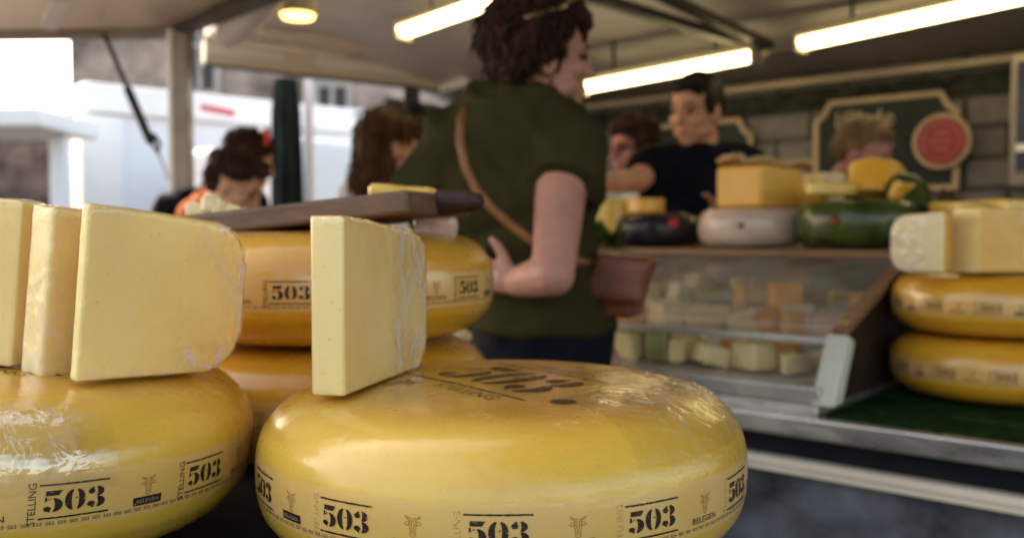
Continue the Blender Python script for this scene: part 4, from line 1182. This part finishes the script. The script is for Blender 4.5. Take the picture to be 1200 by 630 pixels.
body.tube([ls0, ls0.lerp(le, .5), le], [.05, .047, .040]); body.tube([le, le.lerp(lwr, .4), lwr], [.040, .036, .026])
hd = (W(576, 322, -.125) - rw)
hand(body, rw, hd, Vector((-.35, .0, 1)), Vector((-.5, .9, -.1)), .84, .75, tl=.72)
hand(body, lwr, Vector((.5, .6, -.1)), Vector((0, 0, 1)), Vector((.8, -.3, 0)), .9, .5)
def legs(mb, hx, hy, sep, top, r0, foot=Vector((.3, .9, 0)), knee=.0):
    for s in (-1, 1):
        x = hx + s * sep
        mb.tube([(x, hy, top), (x + s * .005, hy + knee, .50), (x + s * .008, hy, .09)], [r0, r0 * .66, r0 * .44])
        f = foot.normalized(); mb.tube([(x + s * .008, hy, .045), Vector((x + s * .008, hy, .032)) + f * .15], [.042, .030])
legs(body, W(637, 400).x, Y0 + .02, .072, EYE - .26, .082)
bme = blob(body, 'body', .0045, 4, .45)
link('body', bme, M['skin'], wm, auto=0)
face_parts(wm, H)
sh = MB()
for c_, r_ in torso[:4]: sh.ell(c_, tuple(x + .016 for x in r_))
sh.ell(W(560, 160, .02), (.105, .07, .06)); sh.ell(W(640, 158, .0), (.07, .075, .06))
sh.tube([W(625, 128, .005), W(612, 160, .01)], [.066, .10])
sh.tube([W(640, 160, -.01), rs0, rs0.lerp(re, .36)], [.072, .076, .073], round_=False); sh.tube([W(650, 168, -.02), rs0], [.07, .072])
sh.tube([W(560, 168, .02), ls0, ls0.lerp(le, .55), ls0.lerp(le, .95)], [.07, .068, .066, .062], round_=True)
c0 = W(626, 300, .02); c1 = W(630, 348, .02); c2 = W(631, 384, .02)
sh.frustum([(c2, .139, .140), (c1, .132, .134), (c0, .122, .124)])
so, sme = cloth_mesh(wm, sh, 'shirt', 'olive', .006, .034, 4.6, 4)
tr = MB()
tr.frustum([(Vector((c2.x, c2.y, .72)), .138, .128), (W(638, 372, .02), .140, .134)])
for s in (-1, 1): 
    x = c2.x + s * .072; tr.tube([(x, Y0 + .02, .80), (x + s * .005, Y0 + .02, .5), (x + s * .008, Y0 + .02, .10)], [.094, .072, .066], round_=False)
cloth_mesh(wm, tr, 'trousers', 'trousers', .009, .006, 6)
for s in (-1, 1):
    q = MB(); x = c2.x + s * .08; q.ell((x + .03, Y0 + .09, .05), (.05, .13, .05)); me = blob(q, 'shoe', .008, 3); link('shoe', me, M['hair_black'], wm, auto=0)
hair_mesh(wm, [((0, -.03, .045), (.086, .102, .090)), ((0, -.066, .0), (.076, .052, .080)), ((0, -.070, -.05), (.058, .034, .036)), ((0, .035, .085), (.070, .062, .045)), ((0, .065, .070), (.055, .035, .035)),
                ((.065, -.03, .015), (.030, .06, .06)), ((-.065, -.03, .015), (.030, .06, .06)), ((-.02, -.09, .04), (.07, .05, .07))], H, 'hair_dark', .014, 44, .0045, stretch=(1, 1, .7))
hair_strands(wm, 'hair_dark', 620, 1, .0014, .050, H.inverted())
mb = MB(); mb.tube([H @ Vector((-.075, .03, .09)), H @ Vector((-.06, .055, .118)), H @ Vector((0, .062, .130)), H @ Vector((.06, .055, .118)), H @ Vector((.082, .02, .085))], .0045, 8); mb.tube([H @ Vector((.082, .02, .085)), H @ Vector((.088, -.06, .055))], .0035, 8)
build(mb, 'sunglasses', M['gold'], wm)
mb = MB(); mb.ell((.076, -.002, -.066), (.006, .006, .009), H, 8, 10); build(mb, 'earring', M['badge_red'], wm)
mb = MB(); q = W(622, 127, .0)
bvh = BVHTree.FromPolygons([v.co for v in sme.vertices], [tuple(p.vertices) for p in sme.polygons])
def onto(px, py, off=.004, b=bvh):
    dr = (P(px, py, 1.5) - EY).normalized(); h = b.ray_cast(EY, dr)
    return (h[0] - dr * off) if h[0] else W(px, py, -.1)
# strap and bag are worn: things of their own
bg = empty('shoulder_bag', 'russet leather shoulder bag with tan strap worn by the green shirted woman', 'bag', W(728, 335, -.04))
ctr = [(546, 124), (540, 140), (539, 165), (545, 195), (558, 222), (576, 244), (598, 263), (622, 281), (648, 296), (676, 306), (698, 311)]
pts = [onto(*q) for q in ctr] + [W(712, 313, -.06)]
mb = MB(); vs = []
for i in range(len(pts)):
    tdir = (pts[min(i + 1, len(pts) - 1)] - pts[max(i - 1, 0)]).normalized(); view = (pts[i] - EY).normalized(); s_ = tdir.cross(view).normalized() * .0085
    vs += [pts[i] + s_, pts[i] - s_]
mb.add(vs, [(2 * i, 2 * i + 1, 2 * i + 3, 2 * i + 2) for i in range(len(pts) - 1)])
o = build(mb, 'strap', M['leather'], bg, auto=0); s_ = o.modifiers.new('s', 'SOLIDIFY'); s_.thickness = .004; s_.offset = 0
mb = MB(); c_ = W(722, 338, -.03); mb.box(c_, Vector((.042, -.02, .0)), Vector((.02, .036, 0)), Vector((.003, 0, .055)))
me = evaluated(mb.mesh('bag'), [('BEVEL', dict(width=.014, segments=4)), ('SUBSURF', dict(levels=2, subdivision_type='SIMPLE'))]); displace(me, lambda q: .006 * noise.noise(q * 22)); link('bag_body', me, M['bag'], bg, auto=60)
mb = MB(); c_ = W(728, 326, -.06); mb.box(c_, Vector((.050, -.016, -.004)), Vector((.012, .03, 0)), Vector((.012, 0, .042)))
me = evaluated(mb.mesh('flap'), [('BEVEL', dict(width=.012, segments=4)), ('SUBSURF', dict(levels=2, subdivision_type='SIMPLE'))]); displace(me, lambda q: .005 * noise.noise(q * 25)); link('bag_flap', me, M['bag'], bg, auto=60)

# --- generic standing figure for the others
def figure(label, Y, head_px, yaw, pitch, roll, sh_l, sh_r, chest, rx, ry, skin, hair, hairp, shirt, arms=(), hs=1.0, pants='trousers', amp=.012, base=None, sleeve=.55, face=True, freq=26, vneck=False, ground=0.0):
    def Q(px, py, dy=0): return P(px, py, Y + dy)
    hc = Q(*head_px); ch = Q(*chest)
    root = empty('person', label, 'person', (ch.x, Y, ground))
    H = head_matrix(hc, yaw, pitch, roll, hs)
    b = MB(); head(b, H)
    nb = H @ Vector((0, -.03, -.09)); sl, sr = Q(*sh_l), Q(*sh_r); mid = (sl + sr) / 2
    b.tube([H @ Vector((0, -.01, -.05)), nb, mid + Vector((0, 0, .01))], [.05 * hs, .052 * hs, .07 * hs])
    b.ell(ch, (rx * .9, ry * .9, .19)); b.ell(ch - Vector((0, 0, .22)), (rx * .82, ry * .85, .17))
    hip = Vector((ch.x, ch.y, max(ch.z - .40, ground + .78)))
    b.tube([ch, hip], [rx * .7, rx * .75])
    legs(b, hip.x, hip.y, .08, hip.z, .085)
    for (s0, e0_, w0, hdir, hup, hn) in arms:
        b.tube([s0, s0.lerp(e0_, .5), e0_], [.046, .044, .037]); b.tube([e0_, e0_.lerp(w0, .45), w0], [.038, .035, .026])
        hand(b, w0, hdir, hup, hn, .92, .5)
    me = blob(b, 'body', .007, 4, .45); link('body', me, M[skin], root, auto=0)
    if face: face_parts(root, H, hair)
    if hairp: hair_mesh(root, hairp, H, hair, amp, freq); hair in ('hair_black', 'hair_gold') or hair_strands(root, hair, 260, 3, .0015, .11 if hair == 'hair_auburn' else .04, H.inverted() if hair != 'hair_auburn' else None)
    s = MB()
    s.ell(ch, (rx, ry, .20)); s.frustum([(hip + Vector((0, 0, -.03)), rx * .92, ry * 1.05), (ch - Vector((0, 0, .2)), rx * .95, ry), (ch, rx * .98, ry)])
    n1 = nb.lerp(mid, .75)
    s.tube([sl, mid + Vector((0, 0, .012)), sr], [.062, .072, .062]); s.tube([mid, ch], [.09, rx * .8])
    if not vneck: s.tube([n1, mid], [.062, .09])
    for (s0, e0_, w0, *_r) in arms: s.tube([s0.lerp(mid, .3), s0, s0.lerp(e0_, sleeve)], [.07, .066, .060], round_=False)
    if not arms:
        for q in (sl, sr): s.tube([q, q + (q - mid) * .2 - Vector((0, .0, .30))], [.062, .05])
    cloth_mesh(root, s, 'shirt', shirt, .009, .009, 6)
    t_ = MB(); t_.frustum([(hip - Vector((0, 0, .16)), .15, .13), (hip + Vector((0, 0, .02)), rx * .88, ry)])
    for sg in (-1, 1): t_.tube([(hip.x + sg * .08, hip.y, hip.z - .08), (hip.x + sg * .088, hip.y, ground + .08)], [.095, .07], round_=False)
    cloth_mesh(root, t_, 'trousers', pants, .011, .006, 6)
    for sg in (-1, 1):
        q = MB(); q.ell((hip.x + sg * .088, hip.y - .05, ground + .045), (.048, .13, .045)); link('shoe', blob(q, 'shoe', .01, 3), M['hair_black'], root, auto=0)
    return root, H, Q

# vendor reaching to the left
Yv = 2.9
Q = lambda px, py, dy=0: P(px, py, Yv + dy)
short_hair = [((0, -.02, .046), (.078, .096, .076)), ((0, -.06, .01), (.076, .060, .075)), ((0, .03, .080), (.060, .053, .030)), ((.066, .0, .02), (.014, .045, .045)), ((-.066, .0, .02), (.014, .045, .045))]
vend, Hv, Qv = figure('dark haired vendor in navy shirt reaching out behind the counter', Yv, (815, 127), 136, 13, -3, (757, 195, .0), (876, 190, .04), (818, 248, .02), .20, .12, 'skin_warm', 'hair_black', short_hair, 'navy',
       arms=[(Q(757, 199), Q(748, 212, -.10), Q(702, 214, -.22), Vector((-.8, -.4, -.1)), Vector((-.3, .6, .9)), Vector((0, .2, -1))),
             (Q(868, 196, .02), Q(884, 262, .0), Q(846, 250, -.18), Vector((-.6, -.6, -.3)), Vector((0, 0, 1)), Vector((.6, -.5, 0)))], hs=.98, sleeve=.62, amp=.006, vneck=True)
# stubble and shirt emblem
mb = MB(); q = P(862, 203, Yv - .115); mb.ell(q, (.016, .01, .018)); build(mb, 'red_emblem', M['red'], vend)
# second vendor, head only above the arm
v2, H2, Q2 = figure('vendor with glasses and dark fringe half hidden by the reaching arm', 3.35, (742, 172), 120, 8, 0, (708, 226), (784, 226), (746, 275), .17, .11, 'skin_red', 'hair_dark',
       [((0, -.02, .055), (.082, .100, .080)), ((0, -.06, .0), (.080, .060, .085)), ((0, .045, .078), (.068, .050, .036)), ((.068, .0, .015), (.018, .05, .05)), ((-.068, .0, .015), (.018, .05, .05))], 'white_cloth', hs=.95, amp=.009)
mb = MB()
for s in (-1, 1):
    ring = [H2 @ Vector((s * .032 + .022 * math.cos(a), .098, -.004 + .017 * math.sin(a))) for a in [2 * PI * i / 14 for i in range(15)]]; mb.tube(ring, .0035, 6, False)
    mb.tube([H2 @ Vector((s * .054, .096, .0)), H2 @ Vector((s * .076, .0, .0))], .0032, 6)
build(mb, 'glasses', M['spectacles'], v2)
# third vendor bending behind the sign side
figure('vendor with golden brown hair bent low in front of the slate sign', 2.85, (1012, 178), -128, 24, 0, (966, 240, .1), (1050, 232, .1), (1008, 290, .14), .16, .11, 'skin_red', 'hair_gold',
       [((0, -.02, .048), (.078, .096, .078)), ((0, -.06, .0), (.076, .056, .066)), ((0, .035, .075), (.060, .040, .030)), ((.066, -.03, .02), (.018, .05, .045)), ((-.066, -.03, .02), (.018, .05, .045))], 'navy', hs=.90, amp=.005)
# people outside at the left
gp, Hg, Qg = figure('girl in orange shirt with dark tied up hair bending her head', 2.9, (279, 216), -100, 32, 0, (230, 254, .0), (270, 248, .12), (250, 304, .06), .14, .10, 'skin_warm', 'hair_dark',
       [((0, -.025, .045), (.082, .100, .082)), ((0, -.07, -.01), (.078, .052, .07)), ((0, .035, .085), (.062, .05, .030)), ((0, -.115, .045), (.034, .036, .034))], 'orange', hs=.88, amp=.010)
figure('person in black jacket with red and green hair band behind the girl', 3.25, (293, 188), -60, 18, 0, (198, 246, .0), (296, 240, .1), (244, 300, .05), .17, .12, 'skin_warm', 'hair_dark',
       [((0, -.022, .046), (.081, .100, .082)), ((0, -.068, -.01), (.077, .056, .075)), ((0, .04, .08), (.064, .05, .032))], 'trousers', hs=.86, amp=.008)
ob = [o for o in bpy.data.objects if o.get('label', '').startswith('person in black jacket')][0]
Hb = head_matrix(P(293, 188, 3.25), -60, 18, 0, .86)
for a0, a1, mt in ((-60, 10, 'red'), (14, 40, 'leaf'), (44, 75, 'red')):
    mb = MB(); mb.tube([Hb @ Vector((.090 * math.sin(R_(a)), .022, .052 + .092 * math.cos(R_(a)))) for a in range(a0, a1 + 1, 7)], .011, 8); build(mb, 'hair_band', M[mt], ob)
bw, Hw, Qw = figure('woman with long auburn hair and white top beyond the board', 3.1, (458, 172), -62, 6, 0, (418, 228, .0), (478, 226, .1), (448, 285, .05), .15, .105, 'skin_warm', 'hair_auburn',
       [((0, -.022, .048), (.086, .104, .084)), ((0, -.07, -.02), (.084, .060, .095)), ((-.02, -.085, -.12), (.070, .045, .09)), ((.05, -.04, -.07), (.035, .055, .10)), ((-.05, -.04, -.08), (.040, .06, .11)), ((0, .04, .08), (.066, .05, .032))], 'white_cloth', hs=.98, amp=.012)
mb = MB(); mb.tube([P(447, 216, 2.99), P(442, 234, 2.965), P(438, 262, 2.955)], .011, 8); build(mb, 'purple_strap', M['purple'], bw)

# ------------------------------------------------------------------ outside
mb = MB(); mb.add([(-90, -60, 0), (90, -60, 0), (90, 120, 0), (-90, 120, 0)], [(0, 1, 2, 3)])
tag(build(mb, 'ground', M['paving'], smooth=False), kind='structure')
# white market trailer at the left
e = empty('market_trailer', 'white market trailer with rolled roof lip and open dark serving side', 'trailer', (-3.5, 8, 0))
zt = 2.40
A_ = Vector((-3.53, 7.5, 0)); D1 = (Vector((-2.0, 8.75, 0)) - A_).normalized(); D2 = Vector((-D1.y, D1.x, 0))
B_ = A_ + D1 * 3.4; C_ = A_ + D2 * 3.2
def quadbox(mb, a, d1, l1, d2, l2, z0, z1): mb.box(a + d1 * l1 / 2 + d2 * l2 / 2 + Vector((0, 0, (z0 + z1) / 2)), d1 * l1 / 2, d2 * l2 / 2, Vector((0, 0, (z1 - z0) / 2)))
mb = MB(); quadbox(mb, A_, D1, 3.4, D2, 2.0, .45, zt - .25); build(mb, 'body', M['white_shade'], e, bevel=.03)
mb = MB(); quadbox(mb, A_ - D1 * .06 - D2 * .06, D1, 3.52, D2, 2.12, zt - .25, zt); build(mb, 'roof', M['white_paint'], e, bevel=.05)
mb = MB(); quadbox(mb, A_ - D1 * .075 - D2 * .075, D1, .34, D2, .3, .4, zt - .27); build(mb, 'corner_trim', M['white_paint'], e, bevel=.02)
mb = MB(); a = P(-160, 148, 6.6); b = P(84, 146, 6.6); bar(mb, a, b, .9, .13); build(mb, 'side_awning', M['white_paint'], e, bevel=.02)
p = P(70, 150, 6.7); mb = MB(); mb.bx(p.x - .06, p.x + .06, p.y - .05, p.y + .05, 0, a.z - .06); build(mb, 'awning_post', M['white_shade'], e, bevel=.01)
mb = MB(); a = P(-120, 200, 7.3); b = P(70, 200, 7.3); mb.bx(a.x, b.x, 7.3, 7.4, .5, P(0, 156, 7.3).z); build(mb, 'serving_side', M['dim_goods'], e)
for q in (.62, 1.28, 1.94, 2.6):
    mb = MB(); bar(mb, A_ + D1 * q - D2 * .004 + Vector((0, 0, .47)), A_ + D1 * q - D2 * .004 + Vector((0, 0, zt - .28)), .012, .012); build(mb, 'panel_seam', M['post'], e)
mb = MB(); bar(mb, A_ - D2 * .066 + Vector((0, 0, zt - .235)), A_ + D1 * 3.4 - D2 * .066 + Vector((0, 0, zt - .235)), .02, .02); build(mb, 'gutter', M['pale_panel'], e)
for q in (.6, 2.7):
    mb = MB(); c_ = A_ + D1 * q - D2 * .02 + Vector((0, 0, .33)); 
    Mx = Matrix.Translation(c_) @ Matrix.Rotation(math.atan2(D1.y, D1.x), 4, 'Z') @ Matrix.Rotation(PI / 2, 4, 'X'); mb.lathe([(.2, -.1), (.33, -.09), (.33, .09), (.2, .1)], 28, M=Mx); build(mb, 'wheel', M['tyre'], e)
mb = MB(); q = P(262, 128, 7.9); bar(mb, q - D1 * .20, q + D1 * .10 - Vector((0, 0, .03)), .02, .05); build(mb, 'red_mark', M['red'], e)
# second white trailer
e = empty('white_van', 'white van side standing behind the auburn haired woman', 'van', (P(395, 200, 6.4).x, 6.9, 0))
a = P(356, 160, 6.2); zt2 = a.z; D3 = (P(520, 186, 7.3) - a); D3.z = 0; D3.normalize(); D4 = Vector((-D3.y, D3.x, 0)); a.z = 0
mb = MB(); quadbox(mb, a, D3, 3.2, D4, 1.7, .35, zt2); build(mb, 'body', M['white_paint'], e, bevel=.06)
for q in (.55, 2.6):
    mb = MB(); c_ = a + D3 * q + D4 * .02 + Vector((0, 0, .32)); Mx = Matrix.Translation(c_) @ Matrix.Rotation(math.atan2(D3.y, D3.x), 4, 'Z') @ Matrix.Rotation(PI / 2, 4, 'X'); mb.lathe([(.2, -.1), (.32, -.09), (.32, .09), (.2, .1)], 28, M=Mx); build(mb, 'wheel', M['tyre'], e)
mb = MB(); quadbox(mb, a + D3 * .3 - D4 * .004, D3, 2.6, D4, .012, .55, .60); build(mb, 'side_moulding', M['post'], e)
# folded parasol
q = P(336, 200, 4.6)
e = empty('folded_parasol', 'tall dark green folded parasol left of the auburn haired woman', 'parasol', (q.x, q.y, 0))
mb = MB(); seg = 40; vs = []; zs = [.75, .9, 1.2, 1.5, 1.75, EYE + .80]
for i, z in enumerate(zs):
    for j in range(seg):
        b_ = 2 * PI * j / seg; r_ = (.085, .08, .074, .070, .064, .05)[i] * (1 + .18 * math.sin(b_ * 7 + i * .3)); vs.append((q.x + r_ * math.cos(b_), q.y + r_ * math.sin(b_), z))
mb.add(vs, [(i * seg + j, i * seg + (j + 1) % seg, (i + 1) * seg + (j + 1) % seg, (i + 1) * seg + j) for i in range(len(zs) - 1) for j in range(seg)]); build(mb, 'canopy', M['parasol'], e, auto=0)
mb = MB(); mb.tube([(q.x, q.y, 0), (q.x, q.y, EYE + .86)], .022, round_=False); build(mb, 'pole', M['post'], e)
mb = MB(); mb.tube([(q.x + .105, q.y + .02, .2), (q.x + .112, q.y + .02, EYE + .80)], .024, round_=False); build(mb, 'side_mast', M['white_shade'], e)
mb = MB(); mb.lathe([(.28, 0.004), (.28, .05), (.06, .09)], 32, (q.x, q.y, 0)); build(mb, 'base', M['dark_metal'], e)
# buildings across the square
def building(name, label, x0, x1, y, h, mat, wins, trim=True):
    e = empty(name, label, 'building', ((x0 + x1) / 2, y, 0))
    mb = MB(); mb.bx(x0, x1, y, y + 5, 0, h); build(mb, 'wall', mat, e)
    for (wx, wz, ww, wh) in wins:
        mb = MB(); mb.bx(wx - ww / 2 - .12, wx + ww / 2 + .12, y - .08, y + .02, wz - .12, wz + wh + .12); f = build(mb, 'window', M['stone_trim'], e, bevel=.02)
        mb = MB(); mb.bx(wx - ww / 2, wx + ww / 2, y - .10, y - .083, wz, wz + wh); build(mb, 'pane', M['window'], f)
        mb = MB(); mb.bx(wx - .04, wx + .04, y - .13, y - .103, wz, wz + wh); mb.bx(wx - ww / 2, wx + ww / 2, y - .125, y - .104, wz + wh * .6, wz + wh * .6 + .07); build(mb, 'sash', M['stone_trim'], f)
    mb = MB(); mb.bx(x0 - .1, x1 + .1, y - .16, y + .1, 5.1, 5.3); build(mb, 'cornice', M['stone_trim'], e, bevel=.03)
    mb = MB(); mb.bx(x0 - .15, x1 + .15, y - .3, y + 5.2, h, h + .35); build(mb, 'roof', M['stone_trim'], e)
    return e
Yb = 17
xs = lambda px: (px - 600) / F * Yb
building('stone_building', 'old grey brown stone building with tall windows beyond the trailers', xs(86), xs(640), Yb, 8.0, M['stone'],
         [(xs(239), EYE + 2.75, .5, 1.3), (xs(392), EYE + 1.3, .5, 1.5), (xs(545), EYE + 1.3, .8, 1.7)])

# ------------------------------------------------------------------ light, sky, camera
w = bpy.data.worlds.new('World'); sc.world = w; w.use_nodes = True
nt = w.node_tree; nt.nodes.clear()
sky = nt.nodes.new('ShaderNodeTexSky'); sky.sky_type = 'NISHITA'; sky.sun_disc = False
EL, AZ = 40, -48                                    # sun: elevation, compass bearing from +Y clockwise
sky.sun_elevation = R_(EL); sky.sun_rotation = R_(AZ); sky.dust_density = 3.0; sky.ozone_density = .6
bg_ = nt.nodes.new('ShaderNodeBackground'); bg_.inputs[1].default_value = .60
out = nt.nodes.new('ShaderNodeOutputWorld'); nt.links.new(mixc(nt, 1.0, sky.outputs[0], (1.19, 1.0, .80), 'MULTIPLY'), bg_.inputs[0]); nt.links.new(bg_.outputs[0], out.inputs[0])
sd = bpy.data.lights.new('sun', 'SUN'); sd.energy = 5.0; sd.angle = R_(.5); sd.color = (1, .95, .87)
so_ = bpy.data.objects.new('sun', sd); COL.objects.link(so_)
dirv = Vector((math.sin(R_(AZ)) * math.cos(R_(EL)), math.cos(R_(AZ)) * math.cos(R_(EL)), math.sin(R_(EL))))   # towards the sun
so_.rotation_euler = dirv.to_track_quat('Z', 'Y').to_euler(); so_.location = (0, 0, 10)

cam = bpy.data.cameras.new('camera'); cam.sensor_width = 36; cam.lens = 36 * F / 1200; cam.clip_start = .05; cam.clip_end = 500
cam.dof.use_dof = True; cam.dof.focus_distance = .56; cam.dof.aperture_fstop = 5.4
co_ = bpy.data.objects.new('camera', cam); COL.objects.link(co_); co_.location = (0, 0, EYE); co_.rotation_euler = (PI / 2 - PITCH, 0, 0)
sc.camera = co_
sc.view_settings.view_transform = 'Standard'; sc.view_settings.look = 'None'; sc.view_settings.exposure = 0; sc.view_settings.gamma = 1
sc.cycles.use_denoising = True
sc.cycles.max_bounces = 8; sc.cycles.transparent_max_bounces = 12; sc.cycles.sample_clamp_indirect = 6
bpy.context.view_layer.update()
